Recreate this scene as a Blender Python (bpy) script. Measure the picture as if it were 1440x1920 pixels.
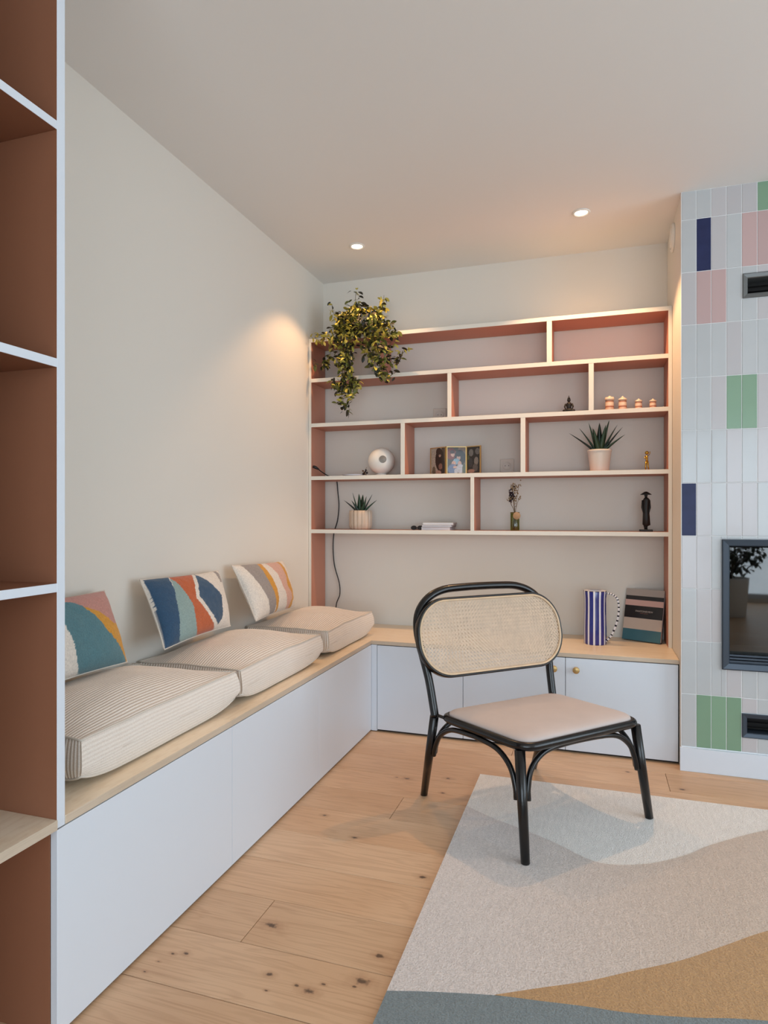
import bpy, math, random
from mathutils import Vector, Matrix, noise
random.seed(7)
PI = math.pi
for o in list(bpy.data.objects): bpy.data.objects.remove(o)
C = bpy.context.scene.collection
S = bpy.context.scene
# ---------------------------------------------------------------- camera
cd = bpy.data.cameras.new('camera'); cam = bpy.data.objects.new('camera', cd); C.objects.link(cam)
cam.location = (0, 0, 1.107); cam.rotation_euler = (PI/2, 0, math.radians(17.928))
cd.sensor_fit = 'VERTICAL'; cd.sensor_height = 36; cd.lens = 22.549; cd.shift_y = 5/1920
cd.clip_start = 0.02
S.camera = cam
S.view_settings.view_transform = 'Standard'; S.view_settings.look = 'None'
S.view_settings.gamma = 1; S.view_settings.use_curve_mapping = False
S.view_settings.exposure = 0.0
# ---------------------------------------------------------------- world and daylight
w = bpy.data.worlds.new('world'); S.world = w; w.use_nodes = True
bg = w.node_tree.nodes['Background']; bg.inputs[0].default_value = (0.80, 0.89, 1.0, 1); bg.inputs[1].default_value = 1.0

def area(name, loc, rot, sx, sy, power, col):
    l = bpy.data.lights.new(name, 'AREA'); l.shape = 'RECTANGLE'; l.size = sx; l.size_y = sy
    l.energy = power; l.color = col
    o = bpy.data.objects.new(name, l); C.objects.link(o); o.location = loc; o.rotation_euler = rot
    return o
# daylight entering through the glazed opening behind the camera and the window on the right
area('daylight_rear', (0.9, -3.14, 1.15), (-PI/2, 0, PI), 3.4, 2.1, 118, (0.78, 0.885, 1.0))
area('daylight_right', (3.54, 1.0, 1.25), (0, PI/2, 0), 2.0, 3.2, 88, (0.78, 0.885, 1.0))

# ---------------------------------------------------------------- room numbers (metres)
H = 2.505; XL = -1.547; YB = 3.586; XC = -1.0716; YC = 3.1035; XR = 0.3708; YT = 3.045; YS = 3.371
WT = 0.4635; WB = 0.4445      # worktop top and underside
XE = 3.4; YR = -3.0; XCH = 1.595

def lin(c):
    c = c/255.0
    return c/12.92 if c <= 0.04045 else ((c+0.055)/1.055)**2.4
def rgb(r, g, b): return (lin(r), lin(g), lin(b), 1)

# ---------------------------------------------------------------- materials
def mat(name, col, rough=0.5, metal=0.0, bump=0.0, bscale=200.0, var=0.0, vscale=3.0, coat=0.0, spec=0.5, obvar=0.0, sheen=0.0, emit=None, attr=None, stretch=None, weave=0):
    m = bpy.data.materials.new(name); m.use_nodes = True
    nt = m.node_tree; N = nt.nodes; L = nt.links
    p = N['Principled BSDF']
    p.inputs['Base Color'].default_value = col; p.inputs['Roughness'].default_value = rough
    p.inputs['Metallic'].default_value = metal; p.inputs['Coat Weight'].default_value = coat
    p.inputs['Specular IOR Level'].default_value = spec; p.inputs['Sheen Weight'].default_value = sheen
    if emit:
        p.inputs['Emission Color'].default_value = emit[0]; p.inputs['Emission Strength'].default_value = emit[1]
    tc = N.new('ShaderNodeTexCoord'); src = tc.outputs['Object']
    if stretch:
        mp = N.new('ShaderNodeMapping'); mp.inputs['Scale'].default_value = stretch
        L.new(src, mp.inputs[0]); src = mp.outputs[0]
    colout = None
    if attr:
        a = N.new('ShaderNodeAttribute'); a.attribute_name = attr; colout = a.outputs['Color']
    if var:
        n = N.new('ShaderNodeTexNoise'); n.inputs['Scale'].default_value = vscale; n.inputs['Detail'].default_value = 6
        L.new(src, n.inputs['Vector'])
        h = N.new('ShaderNodeHueSaturation')
        mr = N.new('ShaderNodeMapRange'); mr.inputs[1].default_value = 0.3; mr.inputs[2].default_value = 0.7
        mr.inputs[3].default_value = 1-var; mr.inputs[4].default_value = 1+var
        L.new(n.outputs[0], mr.inputs[0]); L.new(mr.outputs[0], h.inputs['Value'])
        if colout: L.new(colout, h.inputs['Color'])
        else: h.inputs['Color'].default_value = col
        colout = h.outputs[0]
    if obvar:
        oi = N.new('ShaderNodeObjectInfo'); h = N.new('ShaderNodeHueSaturation')
        mr = N.new('ShaderNodeMapRange'); mr.inputs[3].default_value = 1-obvar; mr.inputs[4].default_value = 1+obvar
        L.new(oi.outputs['Random'], mr.inputs[0]); L.new(mr.outputs[0], h.inputs['Value'])
        if colout: L.new(colout, h.inputs['Color'])
        else: h.inputs['Color'].default_value = col
        colout = h.outputs[0]
    if colout: L.new(colout, p.inputs['Base Color'])
    if bump:
        n = N.new('ShaderNodeTexNoise'); n.inputs['Scale'].default_value = bscale; n.inputs['Detail'].default_value = 4
        L.new(src, n.inputs['Vector'])
        b = N.new('ShaderNodeBump'); b.inputs['Strength'].default_value = bump; b.inputs['Distance'].default_value = 0.002
        L.new(n.outputs[0], b.inputs['Height']); L.new(b.outputs[0], p.inputs['Normal'])
    return m

def wood(name, c1, c2, c3, scale=(1.2, 14, 14), knots=None, rough=0.45, rnd=True, bump=0.12):
    m = bpy.data.materials.new(name); m.use_nodes = True
    nt = m.node_tree; N = nt.nodes; L = nt.links; p = N['Principled BSDF']; p.inputs['Roughness'].default_value = rough
    tc = N.new('ShaderNodeTexCoord'); src = tc.outputs['Object']
    if rnd:
        oi = N.new('ShaderNodeObjectInfo'); mu = N.new('ShaderNodeVectorMath'); mu.operation = 'MULTIPLY_ADD'
        cb = N.new('ShaderNodeCombineXYZ')
        for k in range(3): L.new(oi.outputs['Random'], cb.inputs[k])
        mu.inputs[1].default_value = (17, 31, 13); L.new(cb.outputs[0], mu.inputs[0]); L.new(src, mu.inputs[2]); src2 = mu.outputs[0]
    else: src2 = src
    mp = N.new('ShaderNodeMapping'); mp.inputs['Scale'].default_value = scale; L.new(src2, mp.inputs[0])
    n1 = N.new('ShaderNodeTexNoise'); n1.inputs['Scale'].default_value = 1.3; n1.inputs['Detail'].default_value = 3; n1.inputs['Distortion'].default_value = 0.6
    L.new(mp.outputs[0], n1.inputs['Vector'])
    wv = N.new('ShaderNodeMath'); wv.operation = 'MULTIPLY'; wv.inputs[1].default_value = 46; L.new(n1.outputs[0], wv.inputs[0])
    sn = N.new('ShaderNodeMath'); sn.operation = 'SINE'; L.new(wv.outputs[0], sn.inputs[0])
    mp2 = N.new('ShaderNodeMapping'); mp2.inputs['Scale'].default_value = (scale[0]*3, scale[1]*14, scale[2]*14); L.new(src2, mp2.inputs[0])
    n2 = N.new('ShaderNodeTexNoise'); n2.inputs['Scale'].default_value = 1.0; n2.inputs['Detail'].default_value = 5; L.new(mp2.outputs[0], n2.inputs['Vector'])
    n3 = N.new('ShaderNodeTexNoise'); n3.inputs['Scale'].default_value = 2.2; n3.inputs['Detail'].default_value = 2; L.new(src2, n3.inputs['Vector'])
    def mr(inp, a, b, c, d):
        r = N.new('ShaderNodeMapRange'); r.inputs[1].default_value = a; r.inputs[2].default_value = b; r.inputs[3].default_value = c; r.inputs[4].default_value = d
        L.new(inp, r.inputs[0]); return r.outputs[0]
    def mix(f, a, b, mode='MIX'):
        x = N.new('ShaderNodeMix'); x.data_type = 'RGBA'; x.blend_type = mode
        if isinstance(f, float): x.inputs[0].default_value = f
        else: L.new(f, x.inputs[0])
        for v, s in ((a, x.inputs[6]), (b, x.inputs[7])):
            if isinstance(v, tuple): s.default_value = v
            else: L.new(v, s)
        return x.outputs[2]
    col = mix(mr(n3.outputs[0], 0.35, 0.65, 0, 1), c1, c2)
    col = mix(mr(sn.outputs[0], 0.1, 1, 0, 0.20), col, c3)
    col = mix(mr(n2.outputs[0], 0.55, 0.8, 0, 0.55), col, c3)
    if rnd:
        h = N.new('ShaderNodeHueSaturation'); L.new(mr(oi.outputs['Random'], 0, 1, 0.93, 1.06), h.inputs['Value']); L.new(col, h.inputs['Color']); col = h.outputs[0]
    if knots:
        g = N.new('ShaderNodeNewGeometry')
        nd = N.new('ShaderNodeTexNoise'); nd.inputs['Scale'].default_value = 60; L.new(g.outputs['Position'], nd.inputs['Vector'])
        tot = None
        for (kx, ky, r) in knots:
            sb = N.new('ShaderNodeVectorMath'); sb.operation = 'SUBTRACT'; sb.inputs[1].default_value = (kx, ky, 0); L.new(g.outputs['Position'], sb.inputs[0])
            ml = N.new('ShaderNodeVectorMath'); ml.operation = 'MULTIPLY'; ml.inputs[1].default_value = (0.95/r, 1.7/r, 0); L.new(sb.outputs[0], ml.inputs[0])
            ln = N.new('ShaderNodeVectorMath'); ln.operation = 'LENGTH'; L.new(ml.outputs[0], ln.inputs[0])
            ad = N.new('ShaderNodeMath'); ad.operation = 'ADD'; L.new(ln.outputs['Value'], ad.inputs[0]); L.new(mr(nd.outputs[0], 0.3, 0.7, -0.45, 0.45), ad.inputs[1])
            if tot is None: tot = ad.outputs[0]
            else:
                mn = N.new('ShaderNodeMath'); mn.operation = 'MINIMUM'; L.new(tot, mn.inputs[0]); L.new(ad.outputs[0], mn.inputs[1]); tot = mn.outputs[0]
        col = mix(mr(tot, 1.0, 3.0, 0.40, 0.0), col, c3)
        col = mix(mr(tot, 0.45, 1.1, 0.85, 0.0), col, rgb(66, 48, 38))
    L.new(col, p.inputs['Base Color'])
    b = N.new('ShaderNodeBump'); b.inputs['Strength'].default_value = bump; b.inputs['Distance'].default_value = 0.001
    L.new(n2.outputs[0], b.inputs['Height']); L.new(b.outputs[0], p.inputs['Normal'])
    return m

M = {}
M['wall'] = mat('wall_paint', rgb(226, 221, 212), 0.85, bump=0.04, bscale=120)
M['ceiling'] = mat('ceiling_paint', rgb(234, 232, 229), 0.9)
M['cream'] = mat('cream_lacquer', rgb(232, 226, 214), 0.45)
M['white'] = mat('white_lacquer', rgb(216, 223, 232), 0.4)
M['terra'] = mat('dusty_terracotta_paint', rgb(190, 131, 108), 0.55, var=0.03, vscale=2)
M['terrashade'] = mat('shaded_terracotta_paint', rgb(143, 95, 70), 0.5, var=0.03, vscale=2)  # terracotta made darker so the left bookcase interior reads as shaded
M['dark'] = mat('dark_gap', rgb(38, 34, 32), 0.8)
KN = [(-.821, 1.553, .017), (-1.005, 1.375, .006), (-.973, 1.386, .008), (-.738, 1.384, .009), (-.6245, 1.3635, .014), (-.66, 1.372, .006), (-.602, 1.395, .005),
      (-.516, 1.431, .018), (-.53, 1.41, .005), (-.5035, 1.527, .012), (-.7355, 2.590, .013), (-.78, 2.59, .007), (-.5714, 2.643, .012), (-.936, 2.18, .009), (-.7728, 2.062, .009),
      (-1.02, 1.34, .004), (-1.03, 1.30, .004), (-.72, 1.335, .004), (-.565, 2.50, .008), (.35, 2.83, .012), (-.49, 1.9, .012), (-.45, 1.20, .010), (-.60, 1.19, .006), (.15, 2.95, .009)]
M['oak'] = wood('oak_floor', rgb(220, 186, 152), rgb(206, 168, 132), rgb(158, 116, 84), knots=KN, rough=0.42)
M['ply'] = wood('birch_worktop', rgb(246, 230, 206), rgb(238, 218, 188), rgb(214, 186, 152), scale=(16, 1.3, 16), rough=0.4, bump=0.06)
M['plyx'] = wood('birch_worktop_lengthwise', rgb(246, 230, 206), rgb(238, 218, 188), rgb(214, 186, 152), scale=(1.3, 16, 16), rough=0.4, bump=0.06)
M['plyedge'] = wood('birch_ply_edge', rgb(206, 190, 170), rgb(194, 176, 154), rgb(158, 138, 118), scale=(2, 2, 160), rough=0.5, bump=0.04)
M['black'] = mat('black_lacquered_wood', rgb(6, 6, 8), 0.26, coat=0.15, spec=0.45, bump=0.03, bscale=60)
M['grout'] = mat('white_grout', rgb(232, 234, 236), 0.8, bump=0.05, bscale=300)
M['navy'] = mat('navy_glazed_tile', rgb(44, 50, 86), 0.35, spec=0.2, bump=0.15, bscale=14, var=0.12, vscale=20)
M['pink'] = mat('pink_glazed_tile', rgb(192, 164, 162), 0.2, coat=0.15, bump=0.06, bscale=14, obvar=0.05)
M['green'] = mat('green_glazed_tile', rgb(128, 160, 134), 0.2, coat=0.15, bump=0.06, bscale=14, obvar=0.07)
M['tile'] = mat('pale_glazed_tile', rgb(188, 191, 193), 0.2, coat=0.15, bump=0.06, bscale=14, obvar=0.03, var=0.02, vscale=8)
M['paletint'] = mat('faint_rose_glazed_tile', rgb(191, 188, 190), 0.2, coat=0.15, bump=0.06, bscale=14, obvar=0.03)
M['steel'] = mat('dark_blue_grey_steel', rgb(62, 72, 84), 0.35, metal=0.4)
M['steel2'] = mat('grey_steel', rgb(108, 110, 110), 0.4, metal=0.5)
M['soot'] = mat('soot_black', rgb(22, 19, 18), 0.8, var=0.3, vscale=12)
M['brass'] = mat('brass', rgb(196, 166, 112), 0.38, metal=0.8)
M['leaf'] = mat('succulent_green', rgb(44, 70, 48), 0.45, var=0.15, vscale=30)
M['leafdark'] = mat('succulent_dark_green', rgb(28, 46, 36), 0.45, var=0.15, vscale=30)
M['soil'] = mat('potting_soil', rgb(48, 38, 30), 0.95, bump=0.5, bscale=200)
M['pot'] = mat('cream_pot', rgb(222, 210, 198), 0.4)
M['potflute'] = mat('fluted_blush_pot', rgb(200, 180, 160), 0.45, var=0.10, vscale=30, stretch=(1, 1, .2))
M['blackmatte'] = mat('black_matte', rgb(20, 17, 17), 0.55)
M['rubber'] = mat('black_rubber', rgb(24, 24, 26), 0.5)
M['jar'] = mat('glazed_peach_jar', rgb(226, 198, 172), 0.35)
M['jarband'] = mat('jar_brown_band', rgb(168, 108, 84), 0.4)
M['jarlid'] = mat('jar_cream_lid', rgb(232, 214, 190), 0.3)
M['whiteplastic'] = mat('white_plastic', rgb(236, 232, 224), 0.35)
M['greyplastic'] = mat('grey_plastic', rgb(128, 124, 118), 0.35)
M['socket'] = mat('beige_socket', rgb(216, 207, 196), 0.6)
M['gold'] = mat('gold_figurine', rgb(190, 150, 60), 0.3, metal=0.8)
M['paper'] = mat('paper_pages', rgb(224, 222, 224), 0.8, var=0.05, vscale=8, stretch=(1, 1, 120))
M['coverdark'] = mat('dark_book_cover', rgb(70, 58, 60), 0.5)
M['glassgreen'] = None
M['dried'] = mat('dried_stem', rgb(112, 84, 54), 0.8)
M['driedflower'] = mat('dark_dried_flower', rgb(40, 26, 34), 0.9, var=0.3, vscale=60)
M['driedpale'] = mat('pale_dried_flower', rgb(150, 122, 86), 0.9, var=0.3, vscale=60)
M['slice'] = mat('wood_slice', rgb(178, 140, 104), 0.7, var=0.12, vscale=60)
M['blue'] = mat('cobalt_blue_glaze', rgb(24, 36, 126), 0.2, coat=0.5)
M['jugwhite'] = mat('white_jug_glaze', rgb(226, 226, 232), 0.25, coat=0.4)
M['navyglaze'] = mat('dark_navy_glaze', rgb(26, 26, 44), 0.25)
M['suede'] = mat('taupe_suede', rgb(200, 186, 180), 0.75, bump=0.2, bscale=300, var=0.04, vscale=10, sheen=0.2)
M['cane'] = mat('woven_cane', rgb(230, 206, 180), 0.5, var=0.08, vscale=40)
M['canerim'] = mat('cane_binding', rgb(216, 190, 158), 0.5, var=0.06, vscale=40)
M['cushion'] = None
M['pillow'] = mat('woven_wool', (1, 1, 1, 1), 0.9, bump=0.9, bscale=260, var=0.13, vscale=190, attr='col', sheen=0.2)
M['pillowside'] = mat('cream_linen', rgb(214, 205, 194), 0.9, bump=0.5, bscale=260)
M['print'] = mat('printed_picture', (1, 1, 1, 1), 0.3, attr='col', coat=0.3)
M['lampglow'] = mat('lamp_glow', rgb(255, 240, 214), 0.5, emit=((1, .86, .66, 1), 14))

def attr_mat_cushion():
    m = bpy.data.materials.new('beige_corduroy'); m.use_nodes = True
    nt = m.node_tree; N = nt.nodes; L = nt.links; p = N['Principled BSDF']
    p.inputs['Roughness'].default_value = 0.95; p.inputs['Sheen Weight'].default_value = 0.25
    a = N.new('ShaderNodeAttribute'); a.attribute_name = 'rib'
    mx = N.new('ShaderNodeMix'); mx.data_type = 'RGBA'; mx.inputs[6].default_value = rgb(186, 164, 144); mx.inputs[7].default_value = rgb(244, 238, 230)
    n = N.new('ShaderNodeTexNoise'); n.inputs['Scale'].default_value = 420; tc = N.new('ShaderNodeTexCoord'); L.new(tc.outputs['Object'], n.inputs['Vector'])
    L.new(a.outputs['Fac'], mx.inputs[0])
    h = N.new('ShaderNodeHueSaturation'); mr = N.new('ShaderNodeMapRange'); mr.inputs[1].default_value = .3; mr.inputs[2].default_value = .7; mr.inputs[3].default_value = .88; mr.inputs[4].default_value = 1.08
    L.new(n.outputs[0], mr.inputs[0]); L.new(mr.outputs[0], h.inputs['Value']); L.new(mx.outputs[2], h.inputs['Color']); L.new(h.outputs[0], p.inputs['Base Color'])
    b = N.new('ShaderNodeBump'); b.inputs['Strength'].default_value = .4; b.inputs['Distance'].default_value = .001; L.new(n.outputs[0], b.inputs['Height']); L.new(b.outputs[0], p.inputs['Normal'])
    return m
M['cushion'] = attr_mat_cushion()

def glass(name, tint, refl, rough=0.02):
    m = bpy.data.materials.new(name); m.use_nodes = True; nt = m.node_tree; N = nt.nodes; L = nt.links
    for n in list(N): N.remove(n)
    out = N.new('ShaderNodeOutputMaterial'); mx = N.new('ShaderNodeMixShader'); t = N.new('ShaderNodeBsdfTransparent'); g = N.new('ShaderNodeBsdfGlossy')
    t.inputs[0].default_value = tint; g.inputs['Roughness'].default_value = rough; mx.inputs[0].default_value = refl
    L.new(t.outputs[0], mx.inputs[1]); L.new(g.outputs[0], mx.inputs[2]); L.new(mx.outputs[0], out.inputs[0])
    return m
M['fireglass'] = glass('fireplace_glass', (.48, .44, .40, 1), 0.07)
M['pane'] = glass('window_glass', (.96, .98, .98, 1), 0.06)
M['glassgreen'] = glass('green_tinted_glass', (.62, .66, .42, 1), 0.10)

def rug_mat(name, c1, c2=None):
    m = bpy.data.materials.new(name); m.use_nodes = True; nt = m.node_tree; N = nt.nodes; L = nt.links; p = N['Principled BSDF']
    p.inputs['Roughness'].default_value = 1; p.inputs['Sheen Weight'].default_value = 0.3; p.inputs['Specular IOR Level'].default_value = 0.1
    g = N.new('ShaderNodeNewGeometry')
    n = N.new('ShaderNodeTexNoise'); n.inputs['Scale'].default_value = 240; n.inputs['Detail'].default_value = 3; L.new(g.outputs['Position'], n.inputs['Vector'])
    mp = N.new('ShaderNodeMapping'); mp.inputs['Scale'].default_value = (90, 18, 1); L.new(g.outputs['Position'], mp.inputs[0])
    n2 = N.new('ShaderNodeTexNoise'); n2.inputs['Scale'].default_value = 1; n2.inputs['Detail'].default_value = 2; L.new(mp.outputs[0], n2.inputs['Vector'])
    ad = N.new('ShaderNodeMath'); ad.operation = 'MULTIPLY_ADD'; ad.inputs[1].default_value = .35; L.new(n2.outputs[0], ad.inputs[0]); L.new(n.outputs[0], ad.inputs[2])
    mr = N.new('ShaderNodeMapRange'); mr.inputs[1].default_value = .45; mr.inputs[2].default_value = .9; mr.inputs[3].default_value = .80; mr.inputs[4].default_value = 1.13; L.new(ad.outputs[0], mr.inputs[0])
    h = N.new('ShaderNodeHueSaturation'); L.new(mr.outputs[0], h.inputs['Value'])
    if c2:
        sx = N.new('ShaderNodeSeparateXYZ'); L.new(g.outputs['Position'], sx.inputs[0])
        r = N.new('ShaderNodeMapRange'); r.interpolation_type = 'SMOOTHSTEP'; r.inputs[1].default_value = -.42; r.inputs[2].default_value = .45; L.new(sx.outputs[0], r.inputs[0])
        mx = N.new('ShaderNodeMix'); mx.data_type = 'RGBA'; mx.inputs[6].default_value = c1; mx.inputs[7].default_value = c2; L.new(r.outputs[0], mx.inputs[0]); L.new(mx.outputs[2], h.inputs['Color'])
    else: h.inputs['Color'].default_value = c1
    L.new(h.outputs[0], p.inputs['Base Color'])
    b = N.new('ShaderNodeBump'); b.inputs['Strength'].default_value = .9; b.inputs['Distance'].default_value = .004; L.new(ad.outputs[0], b.inputs['Height']); L.new(b.outputs[0], p.inputs['Normal'])
    return m

# ---------------------------------------------------------------- mesh helpers
class MB:
    def __init__(s): s.v = []; s.f = []; s.m = []; s.sm = []
    def add(s, vs, fs, mi=0, smooth=False):
        o = len(s.v); s.v += [tuple(v) for v in vs]
        for k, f in enumerate(fs):
            s.f.append([i+o for i in f]); s.m.append(mi[k] if isinstance(mi, list) else mi); s.sm.append(smooth)
        return s
    def box(s, x0, x1, y0, y1, z0, z1, mi=0):
        # face order: -z +z -y +y -x +x
        vs = [(x, y, z) for z in (z0, z1) for y in (y0, y1) for x in (x0, x1)]
        fs = [(0, 2, 3, 1), (4, 5, 7, 6), (0, 1, 5, 4), (2, 6, 7, 3), (0, 4, 6, 2), (1, 3, 7, 5)]
        return s.add(vs, fs, mi)
    def cbox(s, x0, x1, y0, y1, z0, z1, c, mi=0):   # box with all edges chamfered
        X = (x0, x1); Y = (y0, y1); Z = (z0, z1); vs = []; idx = {}
        for ix in (0, 1):
            for iy in (0, 1):
                for iz in (0, 1):
                    sx, sy, sz = (1-2*ix), (1-2*iy), (1-2*iz)
                    for a in range(3):
                        p = [X[ix]+sx*c, Y[iy]+sy*c, Z[iz]+sz*c]; p[a] = (X[ix], Y[iy], Z[iz])[a]
                        idx[(ix, iy, iz, a)] = len(vs); vs.append(p)
        fs = []; ms = []
        def q(ks, axis): fs.append([idx[k] for k in ks])
        for a in range(3):
            for sd in (0, 1):
                o = [x for x in range(3) if x != a]; ks = []
                for (p, r) in ((0, 0), (1, 0), (1, 1), (0, 1)):
                    k = [0, 0, 0]; k[a] = sd; k[o[0]] = p; k[o[1]] = r; ks.append((k[0], k[1], k[2], a))
                fs.append([idx[k] for k in ks])
        for e in range(3):
            o = [x for x in range(3) if x != e]
            for p in (0, 1):
                for r in (0, 1):
                    ks = []
                    for (t, a) in ((0, o[0]), (1, o[0]), (1, o[1]), (0, o[1])):
                        k = [0, 0, 0]; k[e] = t; k[o[0]] = p; k[o[1]] = r; ks.append((k[0], k[1], k[2], a))
                    fs.append([idx[k] for k in ks])
        for ix in (0, 1):
            for iy in (0, 1):
                for iz in (0, 1): fs.append([idx[(ix, iy, iz, a)] for a in range(3)])
        ctr = Vector(((x0+x1)/2, (y0+y1)/2, (z0+z1)/2))
        out = []
        for f in fs:
            a, b, c_ = (Vector(vs[f[0]]), Vector(vs[f[1]]), Vector(vs[f[2]]))
            n = (b-a).cross(c_-a); m_ = sum((Vector(vs[i]) for i in f), Vector())/len(f)-ctr
            out.append(f if n.dot(m_) > 0 else f[::-1])
        if isinstance(mi, dict):  # material chosen by dominant normal e.g. {'+x':1}
            ms = []
            for f in out:
                a, b, c_ = (Vector(vs[f[0]]), Vector(vs[f[1]]), Vector(vs[f[2]])); n = (b-a).cross(c_-a).normalized(); r = mi.get('', 0)
                for k, vv in mi.items():
                    if k and n['xyz'.index(k[1])]*(1 if k[0] == '+' else -1) > 0.6: r = vv
                ms.append(r)
            return s.add(vs, out, ms)
        return s.add(vs, out, mi)
    def tube(s, pts, r, n=10, mi=0, cap=True, closed=False):
        P = [Vector(p) for p in pts]; R = r if isinstance(r, (list, tuple)) else [r]*len(P)
        rings = []; up = None
        for i, p in enumerate(P):
            if closed: t = (P[(i+1) % len(P)]-P[i-1]).normalized()
            else: t = (P[min(i+1, len(P)-1)]-P[max(i-1, 0)]).normalized()
            if up is None:
                up = Vector((0, 0, 1)) if abs(t.z) < .9 else Vector((1, 0, 0))
            a = (up-t*up.dot(t)).normalized(); up = a; b = t.cross(a)
            rings.append([p+(a*math.cos(2*PI*k/n)+b*math.sin(2*PI*k/n))*R[i] for k in range(n)])
        vs = [v for ring in rings for v in ring]; fs = []; m = len(P)
        for i in range(m if closed else m-1):
            for k in range(n):
                a = i*n+k; b = i*n+(k+1) % n; c = ((i+1) % m)*n+(k+1) % n; d = ((i+1) % m)*n+k
                fs.append((a, b, c, d))
        if cap and not closed: fs += [tuple(range(n))[::-1], tuple((m-1)*n+k for k in range(n))]
        return s.add(vs, fs, mi, True)
    def lathe(s, prof, c=(0, 0, 0), n=32, mi=0, rad=None, mis=None):
        vs = []; fs = []; ms = []
        for (r, z) in prof:
            for k in range(n):
                a = 2*PI*k/n; q = r*(rad(a) if rad else 1)
                vs.append((c[0]+q*math.cos(a), c[1]+q*math.sin(a), c[2]+z))
        for i in range(len(prof)-1):
            for k in range(n):
                fs.append((i*n+k, i*n+(k+1) % n, (i+1)*n+(k+1) % n, (i+1)*n+k)); ms.append(mis(i, k) if mis else mi)
        if prof[0][0] > 1e-5: fs.append(tuple(range(n))[::-1]); ms.append(ms[0])
        if prof[-1][0] > 1e-5: fs.append(tuple((len(prof)-1)*n+k for k in range(n))); ms.append(ms[-1])
        return s.add(vs, fs, ms, True)
    def sphere(s, c, r, n=20, mi=0, sc=(1, 1, 1)):
        prof = [(max(math.sin(PI*i/(n//2)), 0)*r, -math.cos(PI*i/(n//2))*r) for i in range(n//2+1)]
        o = len(s.v); s.lathe(prof, (0, 0, 0), n, mi)
        for i in range(o, len(s.v)):
            x, y, z = s.v[i]; s.v[i] = (c[0]+x*sc[0], c[1]+y*sc[1], c[2]+z*sc[2])
        return s
    def xform(s, mtx):
        s.v = [tuple(mtx @ Vector(v)) for v in s.v]; return s
    def build(s, name, mats, parent=None, bevel=0, origin=None, col=None, colname='col'):
        me = bpy.data.meshes.new(name)
        vs = s.v
        if origin: vs = [(v[0]-origin[0], v[1]-origin[1], v[2]-origin[2]) for v in vs]
        me.from_pydata(vs, [], s.f)
        for m in (mats if isinstance(mats, list) else [mats]): me.materials.append(m)
        me.polygons.foreach_set('material_index', s.m); me.polygons.foreach_set('use_smooth', s.sm)
        if col:
            a = me.color_attributes.new(colname, 'FLOAT_COLOR', 'POINT'); flat = []
            for c in col: flat += list(c)
            a.data.foreach_set('color', flat)
        me.update()
        o = bpy.data.objects.new(name, me); C.objects.link(o)
        if origin: o.location = origin
        if parent: o.parent = parent; o.matrix_parent_inverse = Matrix.Identity(4)
        if parent and origin: o.location = Vector(origin)
        if bevel:
            b = o.modifiers.new('bevel', 'BEVEL'); b.width = bevel; b.segments = 2; b.limit_method = 'ANGLE'
        if any(s.sm) and not all(s.sm) or bevel: 
            try: me.shade_auto_smooth if False else None
            except Exception: pass
        return o

def tag(o, label=None, cat=None, group=None, kind=None):
    if label: o['label'] = label
    if cat: o['category'] = cat
    if group: o['group'] = group
    if kind: o['kind'] = kind
    return o
def thing(name, label, cat, loc=(0, 0, 0), rz=0, group=None):
    o = bpy.data.objects.new(name, None); C.objects.link(o); o.location = loc; o.rotation_euler = (0, 0, rz); o.empty_display_size = .05
    return tag(o, label, cat, group)
def struct(name, mb, mats, label=None, cat=None, **k):
    o = mb.build(name, mats, **k); tag(o, label, cat, kind='structure'); return o
def catmull(P, n=8, closed=False):
    P = [Vector(p) for p in P]; out = []; m = len(P)
    rng = range(m) if closed else range(m-1)
    for i in rng:
        p0 = P[(i-1) % m] if closed or i > 0 else P[0]*2-P[1]
        p1 = P[i]; p2 = P[(i+1) % m]; p3 = P[(i+2) % m] if closed or i+2 < m else p2*2-p1
        for k in range(n):
            t = k/n; t2 = t*t; t3 = t2*t
            out.append(0.5*((2*p1)+(-p0+p2)*t+(2*p0-5*p1+4*p2-p3)*t2+(-p0+3*p1-3*p2+p3)*t3))
    if not closed: out.append(P[-1])
    return out
def rel(mb, o):  # shift mesh into the frame of an empty at o (no rotation)
    mb.v = [(v[0]-o[0], v[1]-o[1], v[2]-o[2]) for v in mb.v]; return mb
def rects(x0, x1, z0, z1, holes):
    # cut a rectangle into rectangles around rectangular holes
    out = [(x0, x1, z0, z1)]
    for (a, b, c, d) in holes:
        nxt = []
        for (p, q, r, s_) in out:
            if a >= q or b <= p or c >= s_ or d <= r: nxt.append((p, q, r, s_)); continue
            if a > p: nxt.append((p, a, r, s_))
            if b < q: nxt.append((b, q, r, s_))
            l, rr = max(p, a), min(q, b)
            if c > r: nxt.append((l, rr, r, c))
            if d < s_: nxt.append((l, rr, d, s_))
        out = nxt
    return [r for r in out if r[1]-r[0] > .003 and r[3]-r[2] > .003]

# ================================================================ SETTING
fl = struct('floor', MB().box(XL-.1, XE+.1, YR-.1, YB+.1, -.12, -.016), M['dark'])
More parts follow.
